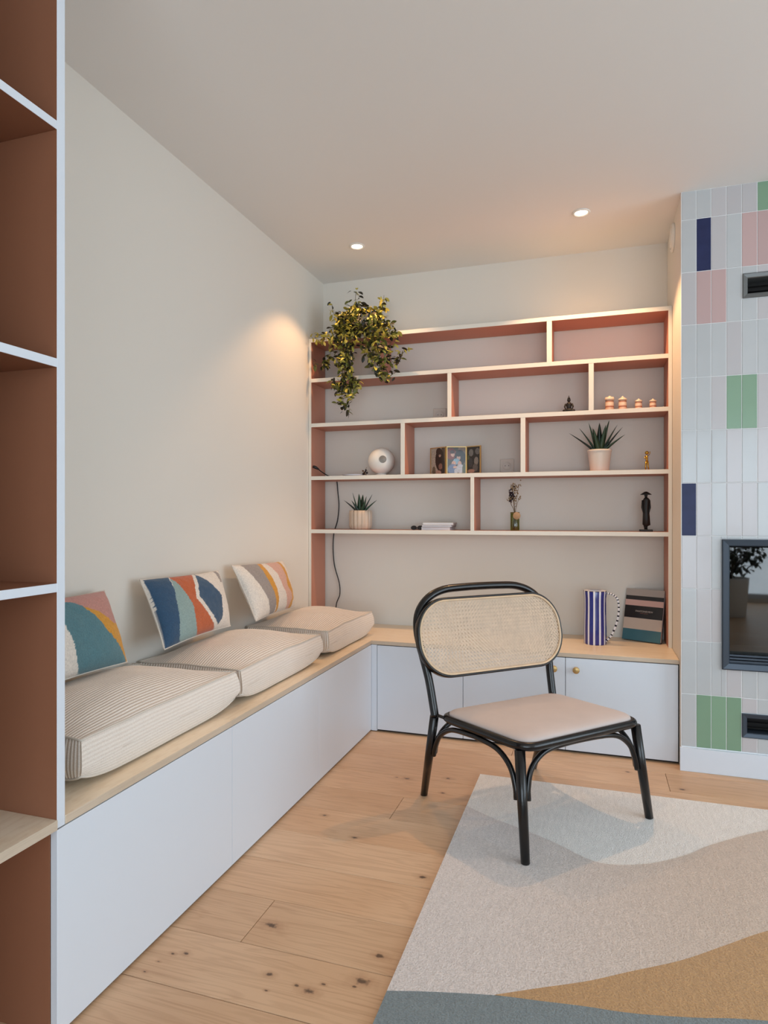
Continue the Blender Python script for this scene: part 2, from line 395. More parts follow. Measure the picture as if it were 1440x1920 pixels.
# oak boards, running left to right; each one its own piece
random.seed(3)
rows = []
y = 1.278
while y > -.75: y -= .1895
k = 0
fixed = {1.467: [-.866], 2.225: [-.70], 2.793: [.30], 2.035: [.6], 1.278: [.2], 1.656: [.9], 1.846: [.1], 2.415: [-.05], 2.604: [.9], 2.983: [-.35]}
cols = {}
while y < YB-.45:
    y1 = y+.1895
    js = None
    for kk, vv in fixed.items():
        if abs(kk-y) < .02: js = list(vv)
    if js is None: js = [random.uniform(-.9, 1.0)]
    xs = [XC-.03] + js
    x = js[-1]
    while x < 2.2:
        x += random.uniform(1.5, 2.0); xs.append(min(x, 3.0))
        if x > 3: break
    for a, b in zip(xs[:-1], xs[1:]):
        if b-a < .02: continue
        g = .0008
        mb = MB().cbox(a+g-(a+b)/2, b-g-(a+b)/2, g-.09475, .1895-g-.09475, -.014, 0, .0011)
        mb.build('plank', M['oak'], fl, origin=None).location = ((a+b)/2, y+.09475, random.uniform(-.0003, 0))
    y = y1
# rest of the floor beyond the boards in view
st = MB()
for (a, b, c, d) in rects(XL, XE, YR, YB, [(XC-.03, 3.0, -.75, 3.14)]):
    st.box(a, b, c, d, -.014, -.0005)
yy = 0
st.build('plank_field', M['oak'], fl)['kind'] = 'stuff'

struct('ceiling', MB().box(XL-.1, XE+.1, YR-.1, YB+.1, H, H+.1), M['ceiling'])
struct('wall_left', MB().box(XL-.1, XL, YR-.1, YB+.1, 0, H), M['wall'])
struct('wall_back', MB().box(XL, XE, YB, YB+.1, 0, H), M['wall'])
# rear wall with a wide glazed opening, right wall with a window
mb = MB()
for (a, b, c, d) in rects(XL, XE, 0, H, [(-.8, 2.6, .05, 2.2)]): mb.box(a, b, YR-.1, YR, c, d)
struct('wall_front', mb, M['wall'])
mb = MB()
for (a, b, c, d) in rects(YR, YB, 0, H, [(-.6, 2.6, .25, 2.25)]): mb.box(XE, XE+.1, a, b, c, d)
struct('wall_right', mb, M['wall'])
def window(name, x0, x1, z0, z1, n, fixedpos, axis):
    fr = MB(); t = .05
    def bx(a, b, c, d, y0, y1):
        return fr.box(a, b, y0, y1, c, d) if axis == 'y' else fr.box(y0, y1, a, b, c, d)
    p = fixedpos
    bx(x0, x1, z0, z0+t, p-.07, p-.02); bx(x0, x1, z1-t, z1, p-.07, p-.02)
    wdt = (x1-x0)/n
    for i in range(n+1):
        xx = min(max(x0+i*wdt, x0+t/2), x1-t/2); bx(xx-t/2, xx+t/2, z0+t, z1-t, p-.07, p-.02)
    o = struct(name, fr, M['white'])
    for i in range(n):
        g = MB(); a, b = x0+i*wdt+t/2, x0+(i+1)*wdt-t/2
        if axis == 'y': g.box(a, b, p-.048, p-.042, z0+t, z1-t)
        else: g.box(p-.048, p-.042, a, b, z0+t, z1-t)
        g.build('pane', M['pane'], o)
    return o
window('window_1', -.8, 2.6, .05, 2.2, 3, YR, 'y')
window('window_2', -.6, 2.6, .25, 2.25, 3, XE+.09, 'x')

# ---------------------------------------------------------------- tiled chimney breast
FP = (.5277, 1.278, .4498, 1.0024); V1 = (.6067, 1.199, 2.0198, 2.1235); V2 = (.6047, 1.199, .167, .2684)
GY = YT+.0017
mb = MB()
for (a, b, c, d) in rects(XR, XCH, 0, H, [FP, V1, V2]): mb.box(a, b, GY, GY+.02, c, d)
mb.box(XR, XR+.02, GY+.02, YB, 0, H, 1); mb.box(XCH-.02, XCH, GY+.02, YB, 0, H, 1)
mb.box(XR-.0005, XR+.0012, GY-.0012, GY+.02, .104, H, 0)
ch = struct('wall_chimney', mb, [M['grout'], M['wall']])
TW = .05815; TZ = [0.1040, .3320, .5600, .7878, 1.0155, 1.2430, 1.4710, 1.6990, 1.9270, 2.1550, 2.3826, H]   # row edges from the floor up
special = {(5, 10): 'green', (4, 9): 'pink', (5, 9): 'pink', (1, 9): 'navy', (1, 8): 'pink', (2, 8): 'pink', (3, 6): 'green', (4, 6): 'green', (0, 4): 'navy',
           (1, 0): 'green', (2, 0): 'green', (3, 0): 'green', (9, 9): 'navy', (12, 8): 'green', (13, 8): 'green', (8, 6): 'pink', (15, 5): 'navy', (17, 7): 'pink', (18, 7): 'pink',
           (14, 2): 'green', (16, 1): 'pink', (10, 0): 'navy', (19, 3): 'green', (11, 10): 'pink', (2, 10): 'paletint', (3, 10): 'paletint', (5, 6): 'paletint', (5, 7): 'tile', (2, 2): 'paletint', (1, 4): 'paletint', (3, 2): 'paletint'}
random.seed(11); cache = {}
gp = .0011
for c in range(21):
    for r in range(11):
        x0 = XR+.001+c*TW; x1 = x0+TW; z0, z1 = TZ[r], TZ[r+1]
        kind = special.get((c, r)) or ('paletint' if random.random() < .22 else 'tile')
        for (a, b, c_, d) in rects(x0+gp, x1-gp, z0+gp, z1-gp, [(h_[0]-.002, h_[1]+.002, h_[2]-.002, h_[3]+.002) for h_ in (FP, V1, V2)]):
            key = (round(b-a, 4), round(d-c_, 4), kind)
            if key not in cache:
                m_ = MB(); hw, hh, q = (b-a)/2, (d-c_)/2, .0016
                vs = [(-hw, .006, -hh), (hw, .006, -hh), (hw, .006, hh), (-hw, .006, hh), (-hw, .0014, -hh), (hw, .0014, -hh), (hw, .0014, hh), (-hw, .0014, hh),
                      (-hw+q, 0, -hh+q), (hw-q, 0, -hh+q), (hw-q, 0, hh-q), (-hw+q, 0, hh-q)]
                fs = [(8, 9, 10, 11)]
                for i in range(4):
                    j = (i+1) % 4; fs += [(i, j, j+4, i+4), (i+4, j+4, j+8, i+8)]
                m_.add(vs, fs); o = m_.build('tile', M[kind], ch); cache[key] = o.data
            else:
                o = bpy.data.objects.new('tile', cache[key]); C.objects.link(o); o.parent = ch
            o.location = ((a+b)/2, YT+random.uniform(-.0003, .0003), (c_+d)/2)
struct('baseboard_chimney', MB().box(XR-.006, XCH+.006, YT-.010, GY-.0002, 0, .1005), M['white'], bevel=.001)

# wood-burning stove insert
fp = thing('fireplace_insert', 'built-in wood stove with dark blue-grey frame and glass door in tiled chimney breast', 'fireplace', (.903, YT, .4498))
O = (.903, YT, .4498)
x0, x1, z0, z1 = FP; fw = .030
mb = MB(); prof = [(0, .012), (0, -.012), (.004, -.014), (fw-.004, -.010), (fw, -.004), (fw, .03), (fw-.002, .03)]
P4 = [((x0, z0), (1, 1)), ((x1, z0), (-1, 1)), ((x1, z1), (-1, -1)), ((x0, z1), (1, -1))]
vs = []; fs = []
for (px, pz), (sx, sz) in P4:
    for (d, yy) in prof: vs.append((px+sx*d, YT+yy, pz+sz*d))
n = len(prof)
for i in range(4):
    for k in range(n-1): fs.append((i*n+k, ((i+1) % 4)*n+k, ((i+1) % 4)*n+k+1, i*n+k+1))
rel(mb.add(vs, fs), O).build('frame', M['steel'], fp)
rel(MB().box(x0+fw, x1-fw, YT+.008, YT+.012, z0+fw+.035, z1-fw-.004), O).build('glass_door', M['fireglass'], fp)
lv = MB()
for k in range(3): lv.box(x0+fw, x1-fw, YT-.004+k*.004, YT+.010, z0+fw+.001+k*.012, z0+fw+.009+k*.012)
rel(lv, O).build('air_slots', M['steel'], fp)
fb = MB(); bx0, bx1, bz0, bz1, by = x0+.03, x1-.03, z0+.03, z1-.03, YB-.12
fb.box(bx0, bx1, by, by+.02, bz0, bz1); fb.box(bx0-.02, bx0, YT+.03, by, bz0, bz1); fb.box(bx1, bx1+.02, YT+.03, by, bz0, bz1)
fb.box(bx0-.02, bx1+.02, YT+.03, by, bz0-.02, bz0); fb.box(bx0-.02, bx1+.02, YT+.03, by, bz1, bz1+.02)
rel(fb, O).build('firebox', M['soot'], fp)
for (V, pos, lab) in ((V1, 'high', 'dark grey metal air vent high on tiled chimney, above the stove'), (V2, 'low', 'dark grey metal air vent low on tiled chimney, below the stove')):
    O2 = ((V[0]+V[1])/2, YT, V[2]); t = thing('air_vent', lab, 'vent', O2, group=None)
    a, b, c, d = V; f_ = .020; fr = MB()
    vs = []; fs = []; prof = [(0, .006), (0, -.004), (.003, -.006), (f_-.003, -.003), (f_, .0), (f_, .07)]
    for (px, pz), (sx, sz) in [((a, c), (1, 1)), ((b, c), (-1, 1)), ((b, d), (-1, -1)), ((a, d), (1, -1))]:
        for (dd, yy) in prof: vs.append((px+sx*dd, YT+yy, pz+sz*dd))
    n = len(prof)
    for i in range(4):
        for k in range(n-1): fs.append((i*n+k, ((i+1) % 4)*n+k, ((i+1) % 4)*n+k+1, i*n+k+1))
    rel(fr.add(vs, fs), O2).build('frame', M['steel2'] if pos == 'high' else M['steel'], t)
    bk = MB().box(a+f_-.001, b-f_+.001, YT+.07, YT+.075, c+f_-.001, d-f_+.001)
    rel(bk, O2).build('back_plate', M['soot'], t)
    for k in range(2):
        rel(MB().box(a+f_, b-f_, YT+.02, YT+.045, c+f_+.014+k*.022, c+f_+.0155+k*.022), O2).build('slat', M['soot'], t)
# round vent on the niche side wall
t = thing('round_vent', 'round white air vent on the warm side wall right above the wall shelves', 'vent', (XR, 3.3203, 2.422))
m_ = MB().lathe([(.066, 0), (.066, .006), (.058, .012), (.052, .012), (.050, .007), (0, .007)], n=40); m_.xform(Matrix.Rotation(-PI/2, 4, 'Y')); m_.build('cover_ring', M['whiteplastic'], t)
m_ = MB().lathe([(.045, .008), (.045, .013), (.030, .016), (0, .016)], n=40); m_.xform(Matrix.Rotation(-PI/2, 4, 'Y')); m_.build('disc', M['whiteplastic'], t)

# ================================================================ BUILT-IN FURNITURE
# wall shelf unit
su = thing('wall_shelf_unit', 'built-in wall shelf unit, terracotta inside with cream front edges, filling the niche', 'shelving', ((XL+XR)/2, YS, WT))
SO = ((XL+XR)/2, YS, WT)
TS = [2.1156, 1.8859, 1.6296, 1.3268, 1.0225]; th = .0215
XA, XB = XL+.001, XR-.001; YK = YB-.012
def bd(name, x0, x1, z0, z1, y0=YS, y1=YK, c=.0007):
    m_ = MB().cbox(x0, x1, y0, y1, z0, z1, c, {'': 0, '-y': 1}); return rel(m_, SO).build(name, [M['terra'], M['cream']], su)
pt = .0165
bd('side_panel', XA, XA+pt, WT, TS[0]-th); bd('side_panel', XB-pt, XB, WT, TS[0]-th)
m_ = MB().cbox(XA, XB, YS, YK, TS[0]-th, TS[0], .0007, {'': 0, '-y': 1, '+z': 1}); rel(m_, SO).build('shelf', [M['terra'], M['cream']], su)
for z in TS[1:]: bd('shelf', XA+pt, XB-pt, z-th, z)
for (x0, x1, r) in [(-1.1351, -1.1123, 0), (-.2178, -.1922, 0), (-.7344, -.7124, 1), (-.0139, .0107, 1), (-.9954, -.9717, 2), (-.349, -.3247, 2), (-.6099, -.5901, 3)]:
    bd('divider', x0, x1, TS[r+1], TS[r]-th, YS+.0005)

# floor-standing bookcase on the left
BX = XC; BY0, BY1 = 1.0739, 1.0955; BL = .60
bc = thing('bookcase', 'tall floor-to-ceiling bookcase at left, shade-darkened terracotta inside with white edges', 'bookcase', (XL+.24, .85, 0)); BO = (XL+.24, .85, 0)
def bb(name, x0, x1, y0, y1, z0, z1, mats, mi): return rel(MB().cbox(x0, x1, y0, y1, z0, z1, .0006, mi), BO).build(name, mats, bc)
T2 = [M['terrashade'], M['white']]
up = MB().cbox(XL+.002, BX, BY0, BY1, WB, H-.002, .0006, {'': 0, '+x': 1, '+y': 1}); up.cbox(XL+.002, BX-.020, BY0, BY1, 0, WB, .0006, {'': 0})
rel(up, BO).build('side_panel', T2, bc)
bb('side_panel', XL+.002, BX, BL-.02, BL, 0, H-.002, T2, {'': 0, '+x': 1})  # unseen divider, placed to block light from behind the camera
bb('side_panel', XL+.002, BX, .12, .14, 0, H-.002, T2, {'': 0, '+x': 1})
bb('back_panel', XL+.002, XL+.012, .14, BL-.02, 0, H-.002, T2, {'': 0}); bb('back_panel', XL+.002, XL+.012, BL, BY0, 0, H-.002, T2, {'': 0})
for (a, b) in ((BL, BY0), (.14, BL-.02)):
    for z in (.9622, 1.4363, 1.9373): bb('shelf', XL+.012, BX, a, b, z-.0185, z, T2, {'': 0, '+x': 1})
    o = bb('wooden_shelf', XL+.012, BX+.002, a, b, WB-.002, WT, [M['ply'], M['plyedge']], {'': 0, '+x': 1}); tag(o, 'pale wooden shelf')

# bench cabinet along the left wall
bn = thing('bench_cabinet', 'long low white handleless storage bench cabinet along the left wall', 'cabinet', (XL+.24, 2.1, 0)); NO = (XL+.24, 2.1, 0)
rel(MB().box(XL+.002, XC-.019, BY1+.001, YB-.002, .0, WB-.0005), NO).build('carcass', M['dark'], bn)
for (a, b) in ((BY0, 1.7671), (1.7671, 2.4388), (2.4388, YC-.001)):
    rel(MB().cbox(XC-.018, XC, a+.0008, b-.0008, .008, WB-.003, .0008), NO).build('door', M['white'], bn)
# sideboard cabinet under the shelves
sb = thing('sideboard_cabinet', 'low white three-door cabinet with brass knobs under the wall shelves', 'cabinet', (-.35, 3.35, 0)); OO = (-.35, 3.35, 0)
rel(MB().box(XC-.018, XR-.002, YC+.019, YB-.002, 0, WB-.0005), OO).build('carcass', M['dark'], sb)
rel(MB().cbox(XC-.001, -1.0425, YC, YC+.018, .004, WB-.002, .0006), OO).build('filler_strip', M['white'], sb)
for (a, b, kx) in ((-1.0415, -.5983, -.648), (-.5983, -.116, -.167), (-.116, .3665, -.0675)):
    d = rel(MB().cbox(a+.0012, b-.0012, YC, YC+.018, .012, WB-.004, .0008), OO).build('door', M['white'], sb)
    kn = MB().lathe([(.005, 0), (.005, .010), (.0145, .013), (.0155, .016), (.0152, .021), (.0135, .0225), (0, .0225)], n=24); kn.xform(Matrix.Translation((kx-OO[0], YC-OO[1], .3885)) @ Matrix.Rotation(PI/2, 4, 'X'))
    tag(kn.build('knob', M['brass'], d), 'small round brass knob')
# worktops
wt = thing('bench_worktop', 'pale birch wood top of the long bench, running under the seat cushions', 'worktop', (XL+.24, 2.1, WB)); WO = (XL+.24, 2.1, WB)
for (a, b) in ((BY1+.001, 1.7665), (1.7675, YC-.0005)):
    rel(MB().cbox(XL+.001, XC+.001, a, b, WB, WT, .0012, {'': 0, '+x': 1}), WO).build('board', [M['ply'], M['plyedge']], wt)
w2 = thing('sideboard_worktop', 'pale birch wood top of the low cabinet under the wall shelves', 'worktop', (-.6, 3.35, WB)); W2 = (-.6, 3.35, WB)
rel(MB().cbox(XL+.001, XR-.001, YC-.002, YB-.001, WB, WT, .0012, {'': 0, '-y': 1}), W2).build('board', [M['plyx'], M['plyedge']], w2)

# ================================================================ DOWNLIGHTS
for (x, y, pw, lab) in ((-1.160, 3.131, 23, 'small recessed ceiling downlight at left, above the trailing plant'), (-.045, 3.102, 45, 'small recessed ceiling downlight at right, near the tiled chimney')):
    t = thing('downlight', lab, 'ceiling light', (x, y, H), group=None)
    MB().lathe([(.040, -.0005), (.041, -.003), (.036, -.006), (.031, -.006), (.028, -.001)], n=32).build('trim_ring', M['whiteplastic'], t)
    MB().lathe([(0, -.0035), (.022, -.0035), (.029, -.001)], n=32).build('lamp', M['lampglow'], t)
    l = bpy.data.lights.new('spot', 'SPOT'); l.energy = pw; l.color = (1, .57, .27); l.spot_size = math.radians(106); l.spot_blend = .35; l.shadow_soft_size = .02
    o = bpy.data.objects.new('spot', l); C.objects.link(o); o.parent = t; o.location = (0, 0, -.012)

# ================================================================ SOCKETS
for (x, z, lab) in ((-.4440, 1.3772, 'beige wall socket on the back wall right of the photo frames'), (-.8238, 1.6761, 'beige wall socket half hidden behind the shelf, left of the divider')):
    t = thing('wall_socket', lab, 'socket', (x, YB, z), group=None)
    MB().cbox(-.038, .038, -.009, 0, -.038, .038, .003).build('cover_plate', M['socket'], t)
    m_ = MB().lathe([(.024, 0), (.024, .002), (.022, .003), (.0205, .0015), (.0195, .0005), (0, .0005)], n=28); m_.xform(Matrix.Translation((0, -.009, 0)) @ Matrix.Rotation(PI/2, 4, 'X')); m_.build('outlet_ring', M['greyplastic'] if False else M['socket'], t)
    m_ = MB()
    for dx in (-.0095, .0095): m_.lathe([(.0022, 0), (.0022, .0004), (0, .0004)], n=10)
    for vi, v in enumerate(m_.v): m_.v[vi] = ((-.0095 if vi < len(m_.v)//2 else .0095)+v[0], -.0096-v[2], v[1])
    m_.build('contact_hole', M['dark'], t)

# ================================================================ SEAT CUSHIONS
def cushion(y0, y1, lab, seed):
    x0, x1 = XL+.018, -1.122; cx, cy = (x0+x1)/2, (y0+y1)/2; a, b, c = (x1-x0)/2, (y1-y0)/2, .058
    t = thing('seat_cushion', lab, 'cushion', (cx, cy, WT), group='corduroy seat cushions on the bench')
    mb = MB(); rib = []
    p = .0098
    def defo(x, y, z, fx):
        u, v, q = x/a, y/b, z/c
        k = 1-.03*abs(u)**6*abs(v)**6*0
        nx = x*(1-.020*(1-abs(u)**2)*0) ; ny = y
        # corners pinch outwards, edges drawn in along their middle
        nx = x - .012*u*(1-v*v)*abs(u)**3 + .012*u*(1-q*q)*abs(u)**4
        ny = y - .016*v*(1-u*u)*abs(v)**3 + .012*v*(1-q*q)*abs(v)**4
        crown = (1-abs(u)**2.3)*(1-abs(v)**2.3)
        nz = z + (.052*crown if z > 0 else 0)*max(q, 0)
        if q < 0: nz += -q*.026*(abs(u)**5*abs(v)**3*.5+abs(v)**7*.6+abs(u)**8*.25)   # underside curls up near the rim
        nn = noise.noise(Vector((x*6+seed*3, y*6, z*6)))*.006+noise.noise(Vector((x*18+seed, y*14, z*10)))*.0022
        nz += nn*(1 if q > 0 else .2); nx += nn*.6*abs(u)**3
        return Vector((nx, ny, nz+c+.004))
    def grid(nu, nv, f, fr, nrm):
        o = len(mb.v); vs = []; fs = []
        for j in range(nv+1):
            for i in range(nu+1):
                x, y, z = f(i/nu, j/nv); P = defo(x, y, z, 0); r, edge = fr(x, y, z)
                h = .5+.5*math.cos(2*PI*r/p)
                P += Vector(nrm)*(.0017*(h-.5)*edge); vs.append(P); rib.append((h**.7*edge+(1-edge)*.78,)*3+(1,))
        for j in range(nv):
            for i in range(nu):
                k = j*(nu+1)+i; fs.append((k, k+1, k+nu+2, k+nu+1))
        mb.add(vs, fs, 0, True)
    nr = int(2*a/p*6)
    lp = lambda s, m: -m+2*m*s
    e1 = lambda x, y, z: 1.0
    grid(nr, 40, lambda s, t_: (lp(s, a), lp(t_, b), c), lambda x, y, z: (x, 1), (0, 0, 1))
    grid(nr, 14, lambda s, t_: (lp(s, a), lp(1-t_, b), -c), lambda x, y, z: (x, 1), (0, 0, -1))
    grid(nr, 12, lambda s, t_: (lp(s, a), -b, lp(t_, c)), lambda x, y, z: (x, 1), (0, -1, 0))
    grid(nr, 12, lambda s, t_: (lp(1-s, a), b, lp(t_, c)), lambda x, y, z: (x, 1), (0, 1, 0))
    nz = int(2*c/p*6)
    grid(40, nz, lambda s, t_: (a, lp(s, b), lp(t_, c)), lambda x, y, z: (z, .28), (1, 0, 0))
    grid(40, nz, lambda s, t_: (-a, lp(1-s, b), lp(t_, c)), lambda x, y, z: (z, .45), (-1, 0, 0))
    mb.build('cover', M['cushion'], t, col=rib, colname='rib')
    # seams round the top and bottom edges
    for q in (1, -1):
        pts = []
        n = 40
        for s in range(n): pts.append((lp(s/n, a), -b))
        for s in range(n): pts.append((a, lp(s/n, b)))
        for s in range(n): pts.append((lp(1-s/n, a), b))
        for s in range(n): pts.append((-a, lp(1-s/n, b)))
        P = [defo(x, y, q*c, 0)+Vector((0, 0, .001*q)) for x, y in pts]
        MB().tube(P, .0032, 6, closed=True).build('seam', M['pillowside'], t)
    return t
cushion(1.195, 1.865, 'beige corduroy seat cushion nearest the camera, beside the bookcase', 1)
cushion(1.905, 2.560, 'beige corduroy seat cushion in the middle of the bench', 2)
cushion(2.655, 3.250, 'beige corduroy seat cushion at the far end, next to the wall shelves', 3)

# ================================================================ PILLOWS
def pip(poly, x, y):
    r = False; j = len(poly)-1
    for i in range(len(poly)):
        xi, yi = poly[i]; xj, yj = poly[j]
        if (yi > y) != (yj > y) and x < (xj-xi)*(y-yi)/(yj-yi)+xi: r = not r
        j = i
    return r
NAVY = rgb(42, 76, 106); TEALL = rgb(138, 162, 160); ORG = rgb(186, 92, 48); CRM = rgb(224, 216, 206); GRY = rgb(150, 142, 138); MUS = rgb(206, 146, 44); PNK = rgb(208, 164, 148); TEA = rgb(82, 124, 134); ROS = rgb(190, 136, 126)
P2 = [([(.03, 1.1), (.012, .9), (.008, .5), (.0, -.1), (.179, -.1), (.179, 0), (.237, .244), (.277, .455), (.31, .727), (.292, .953), (.285, 1.1)], NAVY),
      ([(.301, 1.1), (.301, .952), (.384, .793), (.435, .647), (.475, .442), (.46, .238), (.426, -.1), (.179, -.1), (.179, 0), (.237, .244), (.277, .455), (.31, .727)], TEALL),
      ([(.29, 1.1), (.301, .952), (.384, .793), (.435, .647), (.475, .442), (.46, .238), (.426, -.1), (.735, -.1), (.71, .066), (.634, .294), (.543, .519), (.577, .736), (.595, .958), (.60, 1.1)], ORG),
      ([(.64, 1.1), (.64, .952), (.757, .799), (.908, .504), (.881, .233), (.844, .119), (.773, .057), (.685, .292), (.593, .543), (.623, .727), (.635, .9)], NAVY),
      ([(.896, 1.02), (.933, .894), (.947, .738), (.97, .733), (.972, .901), (.946, 1.02)], GRY)]
P3 = [([(.108, 1.1), (.108, .992), (.196, .715), (.274, .49), (.32, .254), (.276, -.1), (.411, -.1), (.411, .017), (.47, .149), (.492, .348), (.46, .558), (.431, .765), (.38, 1.1)], GRY),
      ([(.38, 1.1), (.431, .765), (.46, .558), (.492, .348), (.47, .149), (.411, -.1), (.447, -.1), (.559, .23), (.572, .404), (.549, .615), (.5, .808), (.448, 1.1)], MUS),
      ([(.548, 1.1), (.548, .978), (.621, .856), (.691, .678), (.719, .459), (.757, .256), (.719, -.1), (.809, -.1), (.809, .047), (.893, .167), (.901, .254), (.843, .412), (.87, .617), (.857, .84), (.779, 1.1)], PNK),
      ([(.779, 1.1), (.857, .84), (.87, .617), (.843, .412), (.901, .254), (.893, .167), (.809, .047), (.80, -.1), (.835, -.1), (.927, .157), (.945, .322), (.912, .531), (.919, .799), (.843, 1.1)], MUS),
      ([(.965, .95), (.975, .7), (.985, .35), (1.1, .3), (1.1, 1.0)], PNK)]
P1 = [([(-.1, 1.1), (1.1, 1.1), (1.1, .5), (.967, .502), (.939, .584), (.89, .679), (.824, .734), (.766, .78), (.717, .836), (.652, .875), (.55, .90), (.4, .88), (.3, .80), (-.1, .7)], ROS),
      ([(.77, .775), (.824, .734), (.89, .679), (.939, .584), (.967, .502), (1.1, .5), (1.1, -.1), (.984, -.1), (.984, .006), (.97, .092), (.957, .214), (.921, .372), (.883, .522), (.843, .643), (.782, .747)], MUS),
      ([(.652, .875), (.717, .836), (.766, .78), (.782, .747), (.843, .643), (.883, .522), (.921, .372), (.957, .214), (.97, .092), (.984, .006), (.98, -.1), (.55, -.1), (.585, .073), (.605, .205), (.617, .355), (.608, .483), (.59, .59), (.50, .75), (.5, .87), (.55, .90)], TEA)]
def pillow(lab, corners, pattern, thick=.095):
    # corners: TL, TR, BR, BL of the front face mid-plane in world space
    TL, TR, BR, BL_ = [Vector(p) for p in corners]
    org = (BL_+BR)/2; n = ((TR-TL).cross(TL-BL_)).normalized()   # points into the room
    if n.x < 0: n = -n
    t = thing('throw_pillow', lab, 'pillow', org, group='patterned throw pillows on the bench')
    nu, nv = 150, 100
    for side, nm in ((1, 'front_cover'), (-1, 'back_cover')):
        mb = MB(); vs = []; fs = []; col = []
        uu, vv2 = (nu, nv) if side == 1 else (30, 20)
        for j in range(vv2+1):
            for i in range(uu+1):
                s_, q = i/uu, j/vv2; u, v = 2*s_-1, 2*q-1
                P = (TL*(1-s_)+TR*s_)*q+(BL_*(1-s_)+BR*s_)*(1-q)
                # sides drawn in between the corners
                ctr = (TL+TR+BR+BL_)/4
                P += (ctr-P)*(.075*((1-v*v)*abs(u)**4*.55+(1-u*u)*abs(v)**4*.9))
                h = ((1-abs(u)**2.6)*(1-abs(v)**2.6))**.48
                h *= 1+.10*noise.noise(Vector((u*2+org.y*5, v*2, 0)))
                P += n*side*thick*(.62 if side == 1 else .38)*h + n*.0015*side*noise.noise(Vector((u*9, v*7, org.y)))
                vs.append(P-org)
                c_ = CRM
                if side == 1:
                    ww = s_+.13*h*(1-abs(u)**6)+.006*noise.noise(Vector((q*40, s_*6, org.y))); w3 = q+.006*noise.noise(Vector((s_*40, q*6, 5)))
                    for poly, cc in pattern:
                        if pip(poly, ww, w3): c_ = cc
                col.append(c_)
        for j in range(vv2):
            for i in range(uu):
                k = j*(uu+1)+i; f = (k, k+1, k+uu+2, k+uu+1); fs.append(f if side == 1 else f[::-1])
        mb.add(vs, fs, 0, True); mb.build(nm, M['pillow'], t, col=col)
    P = []
    m_ = 24
    def edge(s_, q):
        u, v = 2*s_-1, 2*q-1; X = (TL*(1-s_)+TR*s_)*q+(BL_*(1-s_)+BR*s_)*(1-q); ctr = (TL+TR+BR+BL_)/4
        return X+(ctr-X)*(.075*((1-v*v)*abs(u)**4*.55+(1-u*u)*abs(v)**4*.9))-org
    for k in range(m_): P.append(edge(k/m_, 0))
    for k in range(m_): P.append(edge(1, k/m_))
    for k in range(m_): P.append(edge(1-k/m_, 1))
    for k in range(m_): P.append(edge(0, 1-k/m_))
    MB().tube(P, .003, 6, closed=True).build('piping', M['pillowside'], t)
pillow('patterned throw pillow in teal, dusty pink and mustard, partly hidden by the bookcase', [(-1.49, 1.215, .868), (-1.495, 1.690, .862), (-1.40, 1.683, .640), (-1.375, 1.19, .645)], P1)
pillow('patterned throw pillow in navy, pale teal and rust orange', [(-1.495, 1.862, .879), (-1.495, 2.352, .871), (-1.405, 2.30, .652), (-1.365, 1.822, .654)], P2)
pillow('patterned throw pillow in cream, grey, mustard and pale pink', [(-1.495, 2.460, .885), (-1.49, 2.935, .871), (-1.395, 2.878, .650), (-1.365, 2.44, .652)], P3)

# ================================================================ RUG
rg = thing('rug', 'large wool rug in cream, beige, tan and blue-grey with curved shapes', 'rug', (.55, 1.5, 0))
RZ = .014
RX0, RX1, RY0, RY1 = -.447, 1.6, .35, 2.70
cA = [(-.447, 2.387), (-.333, 2.316), (-.24, 2.274), (-.11, 2.204), (-.021, 2.142), (.053, 2.124)]
cB = [(.174, 2.168), (.294, 2.262), (.385, 2.36), (.59, 2.53), (.8, 2.64), (.98, 2.70)]
cT = [(-.21, 1.4667), (-.118, 1.518), (-.009, 1.577), (.09, 1.643), (.209, 1.721), (.321, 1.814), (.441, 1.914), (.7, 2.1), (1.0, 2.25), (1.6, 2.42)]
cG = [(-.447, 1.403), (-.354, 1.43), (-.2101, 1.4650), (-.115, 1.479), (-.015, 1.494), (.083, 1.505), (.21, 1.533), (.363, 1.573), (.8, 1.65), (1.6, 1.72)]
def sm(P): return [(p.x, p.y) for p in catmull([(x, y, 0) for x, y in P], 5)]
def slab(poly, name, m_, z=RZ):
    mb = MB(); n = len(poly); vs = [(x-.55, y-1.5, z) for x, y in poly]+[(x-.55, y-1.5, .001) for x, y in poly]
    a = sum(poly[i][0]*poly[(i+1) % n][1]-poly[(i+1) % n][0]*poly[i][1] for i in range(n))
    f = list(range(n)); f = f if a > 0 else f[::-1]
    fs = [f]+[((i+1) % n, i, i+n, (i+1) % n+n) if a > 0 else (i, (i+1) % n, (i+1) % n+n, i+n) for i in range(n)]
    mb.add(vs, fs); return mb.build(name, m_, rg)
A = sm(cA+cB)
slab([(RX0, RY1)]+A, 'pile_field', rug_mat('rug_pale_wool', rgb(236, 234, 230)), .0130)['label'] = 'pale off-white curved field'
T = sm(cT); G = sm(cG)
gi = [p for p in G if p[0] <= -.21]; 
slab(A+[(RX1, RY1), (RX1, 2.42)]+T[::-1]+gi[::-1], 'pile_field', rug_mat('rug_cream_wool', rgb(218, 211, 208), rgb(206, 189, 174)), .0145)['label'] = 'cream to beige field'
g2 = [p for p in G if p[0] > -.21]
slab(T+[(RX1, 1.72)]+g2[::-1], 'pile_field', rug_mat('rug_tan_wool', rgb(188, 150, 104)), .0142)['label'] = 'tan field'
slab(G+[(RX1, RY0), (RX0, RY0)], 'pile_field', rug_mat('rug_grey_wool', rgb(124, 136, 140)), .0142)['label'] = 'blue-grey field'
slab([(RX0+.002, RY0+.002), (RX1-.002, RY0+.002), (RX1-.002, RY1-.002), (RX0+.002, RY1-.002)], 'backing', M['pillowside'], .006)

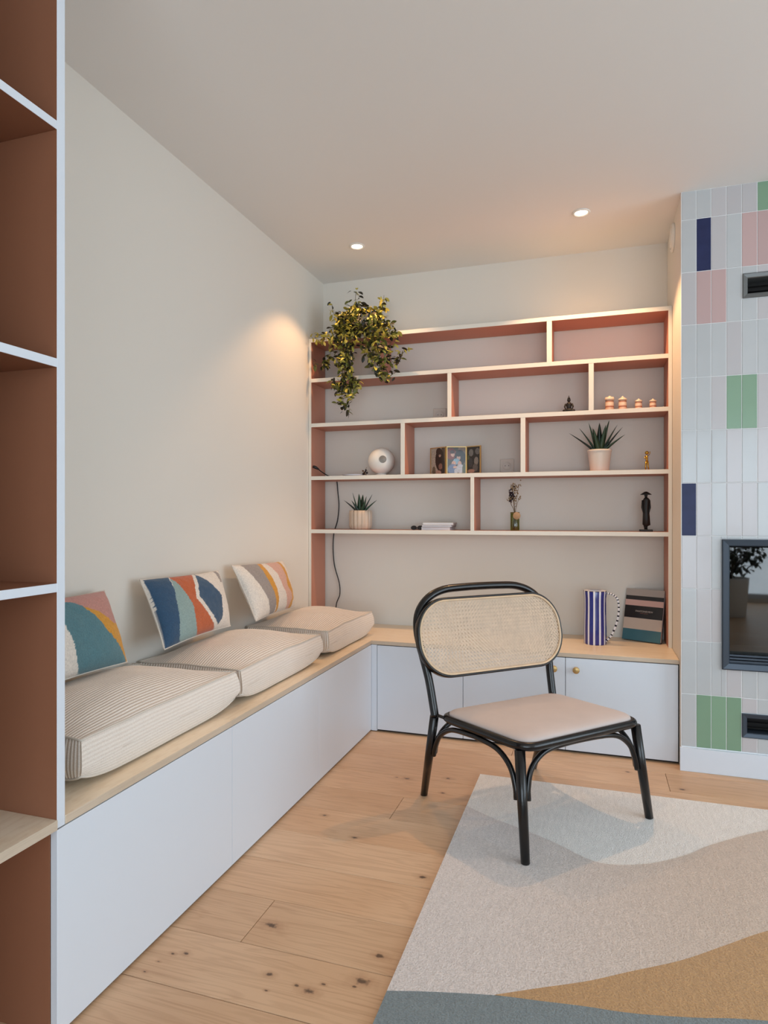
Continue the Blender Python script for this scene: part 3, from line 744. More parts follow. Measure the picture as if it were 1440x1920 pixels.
# ================================================================ CHAIR
K1 = Vector((-.5528, 2.3186, .37)); an = math.radians(43); W = Vector((math.cos(an), math.sin(an), 0)); Vf = Vector((W.y, -W.x, 0)); K2 = K1+W*.55
CO = (-.20, 2.45, 0)
chr_ = thing('lounge_chair', 'low black bentwood lounge chair with cane back and taupe seat', 'chair', CO)
def cbuild(mb, name, m_): return rel(mb, CO).build(name, m_, chr_)
up_ = (Vector((0, 0, 1))-Vf*.25)
def bp(u, t, b=0): return K1+W*u+up_*t-Vf*b
FL, FR, RL, RR = Vector((-.197, 2.047, .0147)), Vector((.198, 2.497, .0132)), Vector((-.630, 2.461, 0)), Vector((-.242, 2.868, 0))
FLt, FRt = Vector((-.219, 2.092, .352)), Vector((.150, 2.467, .352))
for a, b in ((FL, FLt), (FR, FRt)):
    cbuild(MB().tube([a, a+Vector((0, 0, .001)), a.lerp(b, .5), b], [.0130, .0145, .0165, .0175], 16), 'leg', M['black'])
for a, b in ((RL, K1), (RR, K2)):
    cbuild(MB().tube([a, a+Vector((0, 0, .001)), a.lerp(b, .5), a.lerp(b, .97)], [.0125, .014, .0165, .0165], 16), 'leg', M['black'])
hp = [(0, -.01), (-.002, .03), (-.008, .12), (-.024, .22), (-.033, .30), (-.018, .365), (.03, .415), (.10, .442), (.19, .448), (.275, .449), (.36, .448), (.45, .442), (.52, .415), (.568, .365), (.583, .30), (.574, .22), (.558, .12), (.552, .03), (.55, -.01)]
cbuild(MB().tube(catmull([bp(u, t) for u, t in hp], 5), .0155, 14), 'back_hoop', M['black'])
# seat frame: rounded quadrilateral ring
s1, s2, s3, s4 = K1+Vf*.040+W*.006, FLt+Vf*-.0+W*.0, FRt, K2+Vf*.040-W*.006
q = [Vector((p.x, p.y, 0)) for p in (s1, Vector((-.196, 2.052, 0)), Vector((.182, 2.460, 0)), s4)]
q[0] = Vector((-.545, 2.300, 0)); q[3] = Vector((-.150, 2.700, 0))
def rquad(Q, ins, r, n=8):
    c = sum(Q, Vector())/4; out = []; m = len(Q); R_ = []
    # inset edges
    L_ = []
    for i in range(m):
        a, b = Q[i], Q[(i+1) % m]; d = (b-a).normalized(); nn = Vector((-d.y, d.x, 0))
        if (c-a).dot(nn) < 0: nn = -nn
        L_.append((a+nn*ins, d))
    P = []
    for i in range(m):
        (a, d), (b, e) = L_[i-1], L_[i]; det = d.x*(-e.y)+e.x*d.y
        tt = ((b.x-a.x)*(-e.y)+e.x*(b.y-a.y))/det; P.append(a+d*tt)
    for i in range(m):
        p = P[i]; a = (P[i-1]-p).normalized(); b = (P[(i+1) % m]-p).normalized()
        r0 = r
        for k in range(n+1):
            t = k/n; out.append((p+a*r0)*(1-t)**2+2*t*(1-t)*p+(p+b*r0)*t*t)
    return out
def ringband(Q, layers, r, mb, mi=0, capfirst=False, caplast=False):
    rings = [[(v.x, v.y, z) for v in rquad(Q, ins, rr)] for ins, z, rr in layers]; n = len(rings[0])
    vs = [v for g_ in rings for v in g_]; fs = []
    for i in range(len(rings)-1):
        for k in range(n): fs.append((i*n+k, i*n+(k+1) % n, (i+1)*n+(k+1) % n, (i+1)*n+k))
    if caplast: fs.append(tuple((len(rings)-1)*n+k for k in range(n)))
    mb.add(vs, fs, mi, True); return mb
z0 = .350; prof = []
for k in range(13):
    a = -PI/2-PI*k/12*1.0
    prof.append((.0165+math.cos(a)*.0165, z0+.0165+math.sin(a)*.0165, .055))
R0 = .07
lay = [(.030, z0+.002, .05), (.018, z0, .06), (.007, z0+.003, .068), (.001, z0+.010, .072), (0, z0+.018, .073), (.003, z0+.026, .072), (.008, z0+.029, .066), (.013, z0+.030, .06), (.018, z0+.028, .056), (.019, z0+.012, .056), (.030, z0+.002, .05)]
cbuild(ringband(q, lay, 0, MB()), 'seat_frame', M['black'])
lay = [(.019, z0+.010, .058), (.018, z0+.029, .058), (.019, z0+.035, .058), (.025, z0+.0405, .056), (.038, z0+.046, .05), (.07, z0+.051, .045), (.11, z0+.0545, .04), (.16, z0+.056, .03)]
cbuild(ringband(q, lay, 0, MB(), caplast=True), 'seat_pad', M['suede'])
# bentwood arches under the seat
def arch(a, at, b, bt, name='brace'):
    # a,b feet; at,bt tops; arch leaves each leg at z~.2 and runs under the frame
    def onleg(f, tp, z): return f+(tp-f)*((z-f.z)/(tp.z-f.z))
    d = (bt-at); d.z = 0; L_ = d.length; d.normalize()
    out = Vector((d.y, -d.x, 0)); zt = .341; pts = []
    A0 = onleg(a, at, .195)+d*.024; A1 = onleg(a, at, .235)+d*.026; B1 = onleg(b, bt, .235)-d*.026; B0 = onleg(b, bt, .195)-d*.024
    A2 = onleg(a, at, .29)+d*.045; B2 = onleg(b, bt, .29)-d*.045
    A3 = onleg(a, at, .33)+d*.10; B3 = onleg(b, bt, .33)-d*.10
    A4 = Vector((at.x, at.y, zt))+d*.19; B4 = Vector((bt.x, bt.y, zt))-d*.19
    cbuild(MB().tube(catmull([A0, A1, A2, A3, A4, B4, B3, B2, B1, B0], 6), .0095, 10), name, M['black'])
arch(RL, K1, FL, FLt); arch(FL, FLt, FR, FRt); arch(FR, FRt, RR, K2); arch(RR, K2, RL, K1)
# little bolts joining frame and rear posts
for k, s_ in ((K1, 1), (K2, -1)):
    cbuild(MB().tube([k+Vf*-.005+Vector((0, 0, -.003)), k+Vf*.05+W*.012*s_+Vector((0, 0, -.003))], .006, 8), 'bolt', M['blackmatte'])
# cane back panel
uc, tc_ = .283, .2635; hw_, hh_, rr_ = .338, .147, .138
nrm = W.cross(up_).normalized()
if nrm.dot(Vf) < 0: nrm = -nrm
upn = up_.normalized(); PC = bp(uc, tc_)+nrm*.030
def stad(hw, hh, r, n=14):
    out = []
    for (cx, cy, a0) in ((hw-r, hh-r, 0), (-hw+r, hh-r, PI/2), (-hw+r, -hh+r, PI), (hw-r, -hh+r, 3*PI/2)):
        for k in range(n+1):
            a = a0+PI/2*k/n; out.append((cx+r*math.cos(a), cy+r*math.sin(a)))
    return out
def sweep(prof, hw, hh, r):
    # prof: list of (inward offset, depth along normal)
    rings = []
    for (ins, dp) in prof: rings.append([PC+W*x+upn*y+nrm*dp for x, y in stad(hw-ins, hh-ins, r-ins)])
    n = len(rings[0]); vs = [v for g_ in rings for v in g_]; fs = []; m = len(rings)
    for i in range(m):
        for k in range(n): fs.append((i*n+k, i*n+(k+1) % n, ((i+1) % m)*n+(k+1) % n, ((i+1) % m)*n+k))
    return MB().add(vs, fs, 0, True)
hh2 = hh_*up_.length
cbuild(sweep([(0, -.012), (.001, .008), (.004, .012), (.009, .011), (.011, .006), (.011, -.012), (.006, -.015), (.002, -.015)], hw_, hh2, rr_), 'panel_rim', M['black'])
cbuild(sweep([(.010, .004), (.010, .0125), (.013, .0135), (.017, .012), (.0175, .004)], hw_, hh2, rr_), 'cane_binding', M['canerim'])
def cane(depth, off, p=.0145):
    mb = MB(); hw, hh, r = hw_-.012, hh2-.012, rr_-.012
    def inside(x, y):
        dx, dy = max(abs(x)-(hw-r), 0), max(abs(y)-(hh-r), 0); return abs(x) <= hw and abs(y) <= hh and dx*dx+dy*dy <= r*r
    def strip(x, y, dx, dy, wd, z):
        wd = wd*.80
        lo = hi = None
        for k in range(-240, 241):
            s_ = k*.0016
            if inside(x+dx*s_, y+dy*s_):
                if lo is None: lo = s_
                hi = s_
        if lo is None or hi-lo < .006: return
        px, py = -dy*wd/2, dx*wd/2
        A_ = [(x+dx*lo+px, y+dy*lo+py), (x+dx*lo-px, y+dy*lo-py), (x+dx*hi-px, y+dy*hi-py), (x+dx*hi+px, y+dy*hi+py)]
        f_ = [PC+W*a+upn*b+nrm*(z+.0009) for a, b in A_]; g_ = [PC+W*a+upn*b+nrm*z for a, b in A_]
        mb.add(f_+g_, [(0, 3, 2, 1), (4, 5, 6, 7), (0, 1, 5, 4), (1, 2, 6, 5), (2, 3, 7, 6), (3, 0, 4, 7)])
    nx, ny = int(hw/p)+1, int(hh/p)+1
    for i in range(-nx, nx+1):
        for e in (-.0018, .0018): strip(i*p+e+off, 0, 0, 1, .0022, depth)
    for j in range(-ny, ny+1):
        for e in (-.0018, .0018): strip(0, j*p+e+off, 1, 0, .0022, depth+.0009)
    r2 = math.sqrt(.5)
    for i in range(-(nx+ny), nx+ny+1):
        x = i*p+off
        for s_ in (1, -1):
            # start from the point of the diagonal nearest the centre
            cx, cy = x/2, -s_*x/2
            strip(cx, cy, r2, s_*r2, .0026, depth+(.0018 if s_ == 1 else .0027))
    return mb
o = cbuild(cane(.0035, 0), 'cane_webbing', M['cane']); o['kind'] = 'stuff'
o = cbuild(cane(-.0115, .0010, .0149), 'cane_webbing', M['cane']); o['kind'] = 'stuff'

# ================================================================ PLANTS
def blade(mb, base, d, L_, wd, bend, th=.35, mi=0, n=7):
    d = Vector(d).normalized(); side = d.cross(Vector((0, 0, 1)))
    side = side.normalized() if side.length > .01 else Vector((1, 0, 0)); nn = side.cross(d).normalized()
    vs = []; fs = []
    for i in range(n+1):
        t = i/n; w_ = wd*(1-t)**.75*(1 if t > .12 else .85)+.0002
        c = Vector(base)+d*L_*t+Vector((d.x, d.y, 0))*bend*t*t*L_-Vector((0, 0, 1))*max(bend, 0)*.25*t*t*L_
        for (a, b) in ((1, .25), (0, -th), (-1, .25), (0, .12)): vs.append(c+side*a*w_/2+nn*b*w_*.5)
    for i in range(n):
        for k in range(4): fs.append((i*4+k, i*4+(k+1) % 4, (i+1)*4+(k+1) % 4, (i+1)*4+k))
    fs += [(3, 2, 1, 0), (n*4, n*4+1, n*4+2, n*4+3)]
    mb.add(vs, fs, mi, True); return mb
def aloe(loc, lab, potprof, potmat, nleaf, L_, wd, soilz, soilr, seed, rad=None, spread=1.0, dirs=None):
    random.seed(seed)
    t = thing('potted_aloe', lab, 'plant', loc)
    MB().lathe(potprof, n=128 if rad else 40, rad=rad).build('pot', potmat, t)
    MB().lathe([(0, soilz+.004), (soilr*.6, soilz+.003), (soilr, soilz)][::-1], n=24).build('soil', M['soil'], t)
    for i in range(nleaf):
        if dirs: a, e, l = dirs[i]
        else:
            a = i*2.4+random.uniform(-.2, .2); e = .25+.95*(i/nleaf)**.8*spread; l = random.uniform(.8, 1.05)
        a = math.radians(a) if dirs else a; e = math.radians(e) if dirs else e
        d = (math.cos(a)*math.sin(e), math.sin(a)*math.sin(e), math.cos(e))
        b = (math.cos(a)*.012, math.sin(a)*.012, soilz)
        blade(MB(), b, d, L_*l, wd, .12 if e > .4 else 0).build('leaf', M['leaf' if i % 3 else 'leafdark'], t)
    return t
# dirs: azimuth (0 = to the right), tilt from vertical, relative length
aloe((.0385, 3.455, 1.3268), 'aloe with many upright leaves in a ribbed cream pot, on the second lowest shelf', [(.044, 0), (.046, .003)]+[(.046+.011*k/16+(.0009 if k % 2 else -.0003), .006+k*.0057) for k in range(17)]+[(.060, .101), (.060, .110), (.056, .111), (.054, .100)], M['pot'], 14, .160, .044, .096, .054, 5,
     dirs=[(180, 48, 1.05), (170, 30, 1), (200, 16, 1.0), (0, 34, 1.0), (10, 25, 1.02), (350, 48, .85), (270, 5, .95), (90, 8, .9), (30, 14, 1.08), (150, 12, .85), (300, 20, .9), (240, 22, .8), (60, 20, .9), (330, 15, 1.05)])
aloe((-1.2588, 3.455, 1.0225), 'small spiky succulent in a fluted pink-beige pot, on the lowest shelf', [(.052, 0), (.060, .008), (.0635, .03), (.0640, .085), (.062, .108), (.058, .109), (.056, .095)], M['potflute'], 9, .125, .040, .093, .055, 8,
     rad=lambda a: .95+.10*abs(math.sin(a*8))**.8, dirs=[(180, 46, .9), (5, 44, .88), (200, 16, 1.0), (20, 24, 1.0), (270, 8, .9), (320, 30, .7), (230, 30, .7), (90, 15, .9), (0, 14, .8)])

# trailing plant on top of the shelves
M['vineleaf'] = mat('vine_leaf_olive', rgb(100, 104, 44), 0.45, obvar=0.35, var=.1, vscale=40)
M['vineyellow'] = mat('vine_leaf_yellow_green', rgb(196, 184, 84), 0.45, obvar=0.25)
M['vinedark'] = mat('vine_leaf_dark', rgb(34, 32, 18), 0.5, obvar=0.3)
M['vinestem'] = mat('vine_stem', rgb(96, 84, 44), 0.6)
PO = (-1.235, 3.455, TS[0])
tp = thing('trailing_plant', 'bushy trailing plant with yellow-green leaves spilling over the top left of the shelves', 'plant', PO)
MB().lathe([(.060, 0), (.064, .004), (.078, .110), (.080, .118), (.074, .118), (.070, .098)], n=36).build('pot', M['pot'], tp)
MB().lathe([(.070, .098), (.04, .104), (0, .106)], n=24).build('soil', M['soil'], tp)
random.seed(21)
def leafmesh(name, m_, L_=.036, wd=.019):
    mb = MB(); vs = []; fs = []; n = 5
    for i in range(n+1):
        t = i/n; w_ = wd*math.sin(PI*min(t*.92+.04, 1))**.8; x = t*L_; z = -.006*t*t
        for s_ in (-1, 0, 1): vs.append((x, s_*w_/2, z+(.0022 if s_ else 0)*math.sin(PI*t)))
    for i in range(n):
        for k in range(2): fs.append((i*3+k, i*3+k+1, i*3+k+4, i*3+k+3))
    mb.add(vs, fs, 0, True)
    me = bpy.data.meshes.new(name); me.from_pydata(mb.v, [], mb.f); me.materials.append(m_); me.polygons.foreach_set('use_smooth', mb.sm); return me, mb
LM = [leafmesh('leaf', M['vineleaf']), leafmesh('leaf', M['vineyellow'], .034, .018), leafmesh('leaf', M['vinedark'], .034, .018)]
vines = [
 [(-1.24, 3.44, 2.22), (-1.25, 3.40, 2.28), (-1.258, 3.37, 2.31), (-1.25, 3.36, 2.355)],
 [(-1.20, 3.44, 2.22), (-1.12, 3.40, 2.24), (-1.095, 3.37, 2.27), (-1.087, 3.36, 2.315)],
 [(-1.27, 3.44, 2.22), (-1.35, 3.39, 2.22), (-1.39, 3.37, 2.25), (-1.398, 3.36, 2.30)],
 [(-1.27, 3.44, 2.22), (-1.38, 3.37, 2.17), (-1.43, 3.36, 2.13), (-1.49, 3.35, 2.13)],
 [(-1.27, 3.43, 2.22), (-1.38, 3.35, 2.12), (-1.44, 3.34, 2.095), (-1.51, 3.34, 2.11)],
 [(-1.18, 3.42, 2.21), (-1.07, 3.33, 2.12), (-1.03, 3.30, 2.06), (-.985, 3.29, 2.06)],
 [(-1.18, 3.42, 2.21), (-1.09, 3.31, 2.10), (-1.02, 3.30, 1.93), (-.96, 3.29, 1.97), (-.925, 3.29, 1.99)],
 [(-1.15, 3.40, 2.20), (-1.09, 3.30, 2.04), (-1.09, 3.29, 1.92), (-1.05, 3.285, 1.85), (-.99, 3.28, 1.87)],
 [(-1.15, 3.40, 2.20), (-1.10, 3.30, 2.02), (-1.13, 3.29, 1.93), (-1.08, 3.28, 1.86), (-1.06, 3.28, 1.83)],
 [(-1.27, 3.40, 2.20), (-1.30, 3.30, 2.06), (-1.32, 3.30, 1.95), (-1.30, 3.29, 1.86), (-1.33, 3.29, 1.81), (-1.37, 3.29, 1.82)],
 [(-1.26, 3.40, 2.20), (-1.27, 3.30, 2.05), (-1.28, 3.29, 1.95), (-1.25, 3.29, 1.86), (-1.22, 3.28, 1.82), (-1.19, 3.28, 1.79)],
 [(-1.28, 3.39, 2.20), (-1.31, 3.29, 2.04), (-1.29, 3.29, 1.90), (-1.31, 3.285, 1.80), (-1.30, 3.28, 1.74), (-1.285, 3.28, 1.695), (-1.275, 3.28, 1.675)],
 [(-1.25, 3.39, 2.20), (-1.27, 3.30, 2.00), (-1.26, 3.285, 1.86), (-1.25, 3.28, 1.77), (-1.28, 3.28, 1.715), (-1.33, 3.28, 1.728)],
 [(-1.29, 3.40, 2.20), (-1.36, 3.31, 2.06), (-1.40, 3.30, 1.96), (-1.44, 3.32, 1.95), (-1.50, 3.34, 1.97)],
 [(-1.22, 3.40, 2.20), (-1.18, 3.31, 2.09), (-1.17, 3.30, 2.00), (-1.16, 3.30, 1.96)],
]
stems = MB(); L_all = []
for v in vines:
    P = catmull(v, 7); stems.tube(P, .0012, 5)
    dense = 3 if v[-1][2] < 2.0 else 2
    for i, p in enumerate(P[3:]):
        for _ in range(dense if v[0][2] > 0 and i < len(P)*.62 else 1):
            L_all.append((p+Vector((random.gauss(0, .012), random.gauss(0, .010), random.gauss(0, .010))), 1 if v in (vines[1], vines[2], vines[4]) and random.random() < .7 else None))
for (c, r, n) in [((-1.235, 3.385, 2.185), (.150, .10, .085), 520), ((-1.235, 3.34, 2.20), (.12, .05, .07), 200), ((-1.08, 3.34, 2.08), (.085, .06, .085), 130), ((-1.24, 3.32, 2.10), (.14, .05, .07), 190), ((-1.30, 3.31, 1.97), (.06, .03, .08), 60), ((-1.29, 3.295, 1.835), (.085, .03, .05), 80), ((-1.10, 3.31, 1.95), (.05, .03, .08), 50)]:
    for _ in range(n):
        while True:
            u = Vector([random.uniform(-1, 1) for _ in range(3)])
            if u.length <= 1: break
        u = u.normalized()*(u.length**.35)
        L_all.append((Vector((c[0]+u.x*r[0], c[1]+u.y*r[1], c[2]+u.z*r[2])), None))
rel(stems, PO).build('stem', M['vinestem'], tp)
L_all = [l for l in L_all if l[0].y < YB-.03 and not (TS[0]-.02 < l[0].z < TS[0]+.115 and math.hypot(l[0].x-PO[0], l[0].y-PO[1]) < .08) and not (l[0].y > YS-.012 and l[0].z < TS[0]+.012)]
L_all.sort(key=lambda l: l[0].y)
rest = [MB(), MB(), MB()]
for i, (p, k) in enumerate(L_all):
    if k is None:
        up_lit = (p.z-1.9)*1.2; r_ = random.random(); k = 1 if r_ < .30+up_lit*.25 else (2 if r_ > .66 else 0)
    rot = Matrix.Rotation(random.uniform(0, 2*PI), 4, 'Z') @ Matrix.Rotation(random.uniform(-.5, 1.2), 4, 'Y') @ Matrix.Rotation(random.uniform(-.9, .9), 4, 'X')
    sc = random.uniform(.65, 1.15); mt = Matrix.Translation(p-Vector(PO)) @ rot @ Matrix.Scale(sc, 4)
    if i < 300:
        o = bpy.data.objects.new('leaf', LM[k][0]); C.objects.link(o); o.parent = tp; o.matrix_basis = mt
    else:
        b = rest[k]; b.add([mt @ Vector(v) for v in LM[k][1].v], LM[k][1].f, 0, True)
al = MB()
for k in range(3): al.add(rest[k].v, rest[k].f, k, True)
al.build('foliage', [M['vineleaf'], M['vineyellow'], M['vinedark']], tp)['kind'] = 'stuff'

# ================================================================ OBJECTS ON THE SHELVES
# row 3: white ball, tray, dried sprig, cable, photo frame, aloe, gold figure
t = thing('round_speaker', 'round white ball-shaped device with a small grey circle on its front', 'speaker', (-1.132, 3.455, TS[3]), rz=math.radians(-4))
m_ = MB().sphere((0, 0, .083), .0765, 40); m_.build('body', M['whiteplastic'], t)
MB().lathe([(.034, 0), (.036, .004), (.026, .012)], n=32).build('foot', M['whiteplastic'], t)
fd = Matrix.Translation((0, 0, .083)) @ Matrix.Rotation(math.radians(27), 4, 'Z') @ Matrix.Rotation(math.radians(90-4), 4, 'X')
m_ = MB().lathe([(.0205, .0715), (.0205, .0765), (.018, .0778), (.010, .0775), (.008, .079), (0, .0795)], n=32); m_.xform(fd); tag(m_.build('lens_ring', M['greyplastic'], t), 'grey round button')
t = thing('tray', 'flat thin white dish left of the round white device', 'dish', (-1.29, 3.44, TS[3]))
MB().lathe([(.0, .0015), (.052, .0015), (.070, .008), (.072, .008), (.055, 0), (0, 0)][::-1], n=36).build('dish', M['jugwhite'], t)
t = thing('dried_sprig', 'small brown dried sprig lying against the round white device', 'dried flower', (-1.208, 3.402, TS[3]))
random.seed(4)
m_ = MB()
for k in range(5): m_.tube([(0, 0, .003), (random.uniform(-.02, .012), random.uniform(-.01, .01), .018), (random.uniform(-.028, .012), random.uniform(-.014, .014), random.uniform(.025, .05))], .0011, 5)
m_.build('stem', M['dried'], t)
m_ = MB()
for k in range(9): m_.sphere((random.uniform(-.02, .010), random.uniform(-.01, .01), random.uniform(.007, .036)), random.uniform(.004, .007), 8)
m_.build('flower_head', M['driedflower'], t)['kind'] = 'stuff'
t = thing('power_cable', 'black power cable hanging down the left end of the wall shelves', 'cable', (-1.50, 3.55, TS[3]))
cp = [(-1.500, 3.40, TS[3]+.045), (-1.492, 3.43, TS[3]+.030), (-1.475, 3.50, TS[3]+.008), (-1.458, 3.560, TS[3]+.005), (-1.456, 3.5795, TS[3]-.015), (-1.450, 3.5795, 1.25), (-1.442, 3.578, 1.16), (-1.452, 3.5785, 1.07), (-1.475, 3.5797, .995), (-1.480, 3.579, .90), (-1.470, 3.578, .80), (-1.440, 3.577, .70), (-1.435, 3.575, .63), (-1.455, 3.57, .57), (-1.46, 3.565, WT+.004)]
rel(MB().tube(catmull(cp, 8), .0032, 8), (-1.50, 3.55, TS[3])).build('cord', M['rubber'], t)
rel(MB().tube([(-1.524, 3.385, TS[3]+.058), (-1.512, 3.392, TS[3]+.052), (-1.497, 3.404, TS[3]+.042)], [.007, .009, .005], 10), (-1.50, 3.55, TS[3])).build('plug', M['rubber'], t)

# folding photo frame
fr = thing('photo_frame', 'folding brass triple picture frame with three family photographs', 'picture frame', (-.6966, 3.46, TS[3])); FO = Vector((-.6966, 3.46, TS[3]))
hg = [Vector((-.852, 3.475, 0)), Vector((-.750, 3.415, 0)), Vector((-.645, 3.448, 0)), Vector((-.560, 3.410, 0))]
random.seed(9)
def photo(nu, nv, blobs, base):
    col = []
    for j in range(nv+1):
        for i in range(nu+1):
            x, y = i/nu, j/nv; c = base(x, y)
            for (bx, by, rx, ry, cc) in blobs:
                if ((x-bx)/rx)**2+((y-by)/ry)**2 < 1: c = cc
            k_ = 1+random.uniform(-.35, .35); col.append((c[0]*k_*.7, c[1]*k_*.7, c[2]*k_*.7, 1))
    return col
SK = rgb(206, 168, 150); DK = rgb(30, 24, 24); BLU = rgb(96, 116, 156); PAL = rgb(190, 196, 206); RED = rgb(120, 52, 48); TAN = rgb(196, 184, 168)
bl = [([(.6, .55, .30, .42, DK), (.55, .85, .2, .16, rgb(44, 38, 36)), (.75, .25, .3, .28, DK), (.62, .70, .08, .05, SK), (.66, .28, .13, .12, rgb(150, 110, 96)), (.5, .05, .22, .08, SK), (.2, .1, .12, .2, rgb(120, 110, 90))], lambda x, y: TAN if x < .75 else rgb(90, 74, 60)),
      ([(.2, .75, .28, .22, RED), (.7, .6, .3, .3, DK), (.30, .72, .10, .09, SK), (.28, .82, .13, .07, rgb(60, 28, 24)), (.62, .60, .10, .10, SK), (.62, .72, .15, .08, DK), (.5, .45, .18, .12, rgb(130, 170, 196)), (.36, .36, .12, .12, SK), (.68, .38, .1, .1, SK), (.3, .16, .27, .20, BLU), (.72, .18, .22, .17, PAL), (.48, .08, .10, .10, PAL), (.42, .24, .10, .05, SK), (.92, .15, .10, .22, rgb(80, 88, 50))], lambda x, y: rgb(70, 64, 56) if x < .6 else rgb(120, 96, 78)),
      ([(.3, .78, .18, .14, rgb(130, 124, 120)), (.8, .82, .18, .12, rgb(110, 104, 102)), (.7, .45, .16, .16, rgb(140, 130, 124)), (.25, .4, .16, .18, rgb(60, 54, 58)), (.62, .2, .2, .15, rgb(96, 88, 84)), (.3, .08, .28, .07, rgb(170, 130, 112)), (.1, .6, .07, .1, rgb(92, 100, 60))], lambda x, y: DK)]
for k in range(3):
    a, b = hg[k], hg[k+1]; dx = (b-a); wd = dx.length; ang = math.atan2(dx.y, dx.x); hh3 = .150
    mt = Matrix.Translation(a-Vector((FO.x, FO.y, 0))) @ Matrix.Rotation(ang, 4, 'Z')
    m_ = MB(); e = .0045
    m_.box(.001, wd-.001, -.004, .004, 0, e); m_.box(.001, wd-.001, -.004, .004, hh3-e, hh3); m_.box(.001, .001+e, -.004, .004, e, hh3-e); m_.box(wd-.001-e, wd-.001, -.004, .004, e, hh3-e)
    m_.xform(mt); m_.build('frame', M['brass'], fr)
    nu, nv = 48, 64; col = photo(nu, nv, *bl[k]); vs = []; fs = []
    for j in range(nv+1):
        for i in range(nu+1): vs.append((.001+e+(wd-.002-2*e)*i/nu, -.001, e+(hh3-2*e)*j/nv))
    for j in range(nv):
        for i in range(nu): q_ = j*(nu+1)+i; fs.append((q_, q_+1, q_+nu+2, q_+nu+1))
    m_ = MB().add(vs, fs); m_.xform(mt); o = m_.build('photograph', M['print'], fr, col=col)
    m_ = MB().box(.001+e, wd-.001-e, .0005, .002, e, hh3-e); m_.xform(mt); m_.build('backing', M['blackmatte'], fr)

# gold figurine
t = thing('gold_figurine', 'small slender gold figurine right of the aloe in the cream pot', 'figurine', (.263, 3.44, TS[3]))
m_ = MB()
m_.tube([(-.006, 0, 0), (-.007, 0, .02), (-.004, 0, .045)], [.003, .0035, .005], 8); m_.tube([(.008, 0, 0), (.005, 0, .02), (.002, 0, .045)], [.003, .0035, .005], 8)
m_.tube([(-.001, 0, .043), (-.001, 0, .055), (-.002, 0, .074)], [.0065, .0055, .007], 10)
m_.tube([(-.008, 0, .073), (-.012, -.004, .062), (-.004, -.009, .055)], .0022, 6); m_.tube([(.005, 0, .074), (.012, -.003, .082), (.013, -.004, .094)], .0022, 6)
m_.sphere((-.001, 0, .088), .0095, 14); m_.lathe([(.012, 0), (.012, .003), (0, .003)], n=20)
m_.build('body', M['gold'], t)

# seated black figurine
t = thing('seated_figurine', 'small black seated meditating figurine with pointed headdress', 'figurine', (-.111, 3.44, TS[2]))
m_ = MB()
m_.lathe([(.028, 0), (.030, .003), (.029, .007)], n=24)
m_.sphere((0, 0, .015), .0125, 16, sc=(2.1, 1.5, .85)); m_.sphere((-.018, -.006, .013), .010, 12, sc=(1.4, 1, .8)); m_.sphere((.018, -.006, .013), .010, 12, sc=(1.4, 1, .8))
m_.tube([(0, 0, .012), (0, .001, .03), (0, 0, .046), (0, 0, .054), (0, 0, .058)], [.012, .0115, .0155, .010, .0045], 14)
for s_ in (-1, 1): m_.tube([(s_*.015, 0, .049), (s_*.021, -.002, .034), (s_*.016, -.012, .020)], [.0048, .004, .003], 8)
m_.sphere((0, 0, .067), .0088, 14, sc=(1, 1, 1.15)); m_.lathe([(.0075, .0735), (.006, .079), (.0025, .084), (0, .094)], n=14)
m_.build('body', M['blackmatte'], t)

# four lidded jars in decreasing size
for i, (x, w_, hh3, lab) in enumerate([(.087, .042, .080, 'largest of four small lidded jars, the leftmost'), (.149, .039, .075, 'second of four small lidded jars from the left, peach with pointed lid'), (.2235, .033, .058, 'third of four small lidded jars from the left'), (.2895, .031, .054, 'smallest of four small lidded jars, the rightmost')]):
    t = thing('lidded_jar', lab, 'jar', (x, 3.44, TS[2]), group='four small lidded jars on the shelf')
    r = w_/2; bh = hh3*.70
    MB().lathe([(r*.85, 0), (r*.95, .002), (r, bh*.2), (r, bh*.32), (r*1.0, bh*.45), (r, bh*.55), (r, bh*.72), (r*1.0, bh*.82), (r*.92, bh*.93), (r*.8, bh)], n=32, mis=lambda a, b: 1 if a in (3, 7) else (2 if a in (5,) else 0)).build('body', [M['jar'], M['jarband'], M['jarlid']], t)
    MB().lathe([(r*.8, bh), (r*1.08, bh+.001), (r*1.1, bh+.004), (r*.7, bh+(hh3-bh)*.5), (r*.28, bh+(hh3-bh)*.72), (r*.26, bh+(hh3-bh)*.85), (0, hh3)] if i else [(r*.8, bh), (r*1.08, bh+.001), (r*1.1, bh+.004), (r*1.0, bh+(hh3-bh)*.6), (r*.4, bh+(hh3-bh)*.72), (r*.3, bh+(hh3-bh)*.85), (0, hh3)], n=32).build('lid', M['jarlid'], t)

# booklets
for i, (x0, x1, z0, z1, rz, lab, y0, y1) in enumerate([(-.885, -.725, .003, .018, -1, 'thin white booklet at the bottom of the small stack', 3.40, 3.54), (-.883, -.720, .0195, .0285, 2, 'thin white booklet in the middle of the small stack', 3.395, 3.54), (-.879, -.713, .030, .040, 4, 'thin white booklet on top of the small stack', 3.39, 3.545)]):
    cx, cy = (x0+x1)/2, (y0+y1)/2; t = thing('booklet', lab, 'book', (cx, cy, TS[4]+[.0, .0175, .0295][i]), math.radians(rz), group='stack of booklets on the lowest shelf')
    a, b, h_ = (x1-x0)/2, (y1-y0)/2, [.0172, .0117, .0115][i]
    MB().box(-a+.001, a-.001, -b+.001, b-.002, .0012, h_-.0012).build('pages', M['paper'], t)
    cv = MB().box(-a, a, -b, b, 0, .0011).box(-a, a, -b, b, h_-.0011, h_).box(-a, a, b-.001, b, .0011, h_-.0011); cv.build('cover', M['coverdark'] if i == 1 else M['whiteplastic'], t)
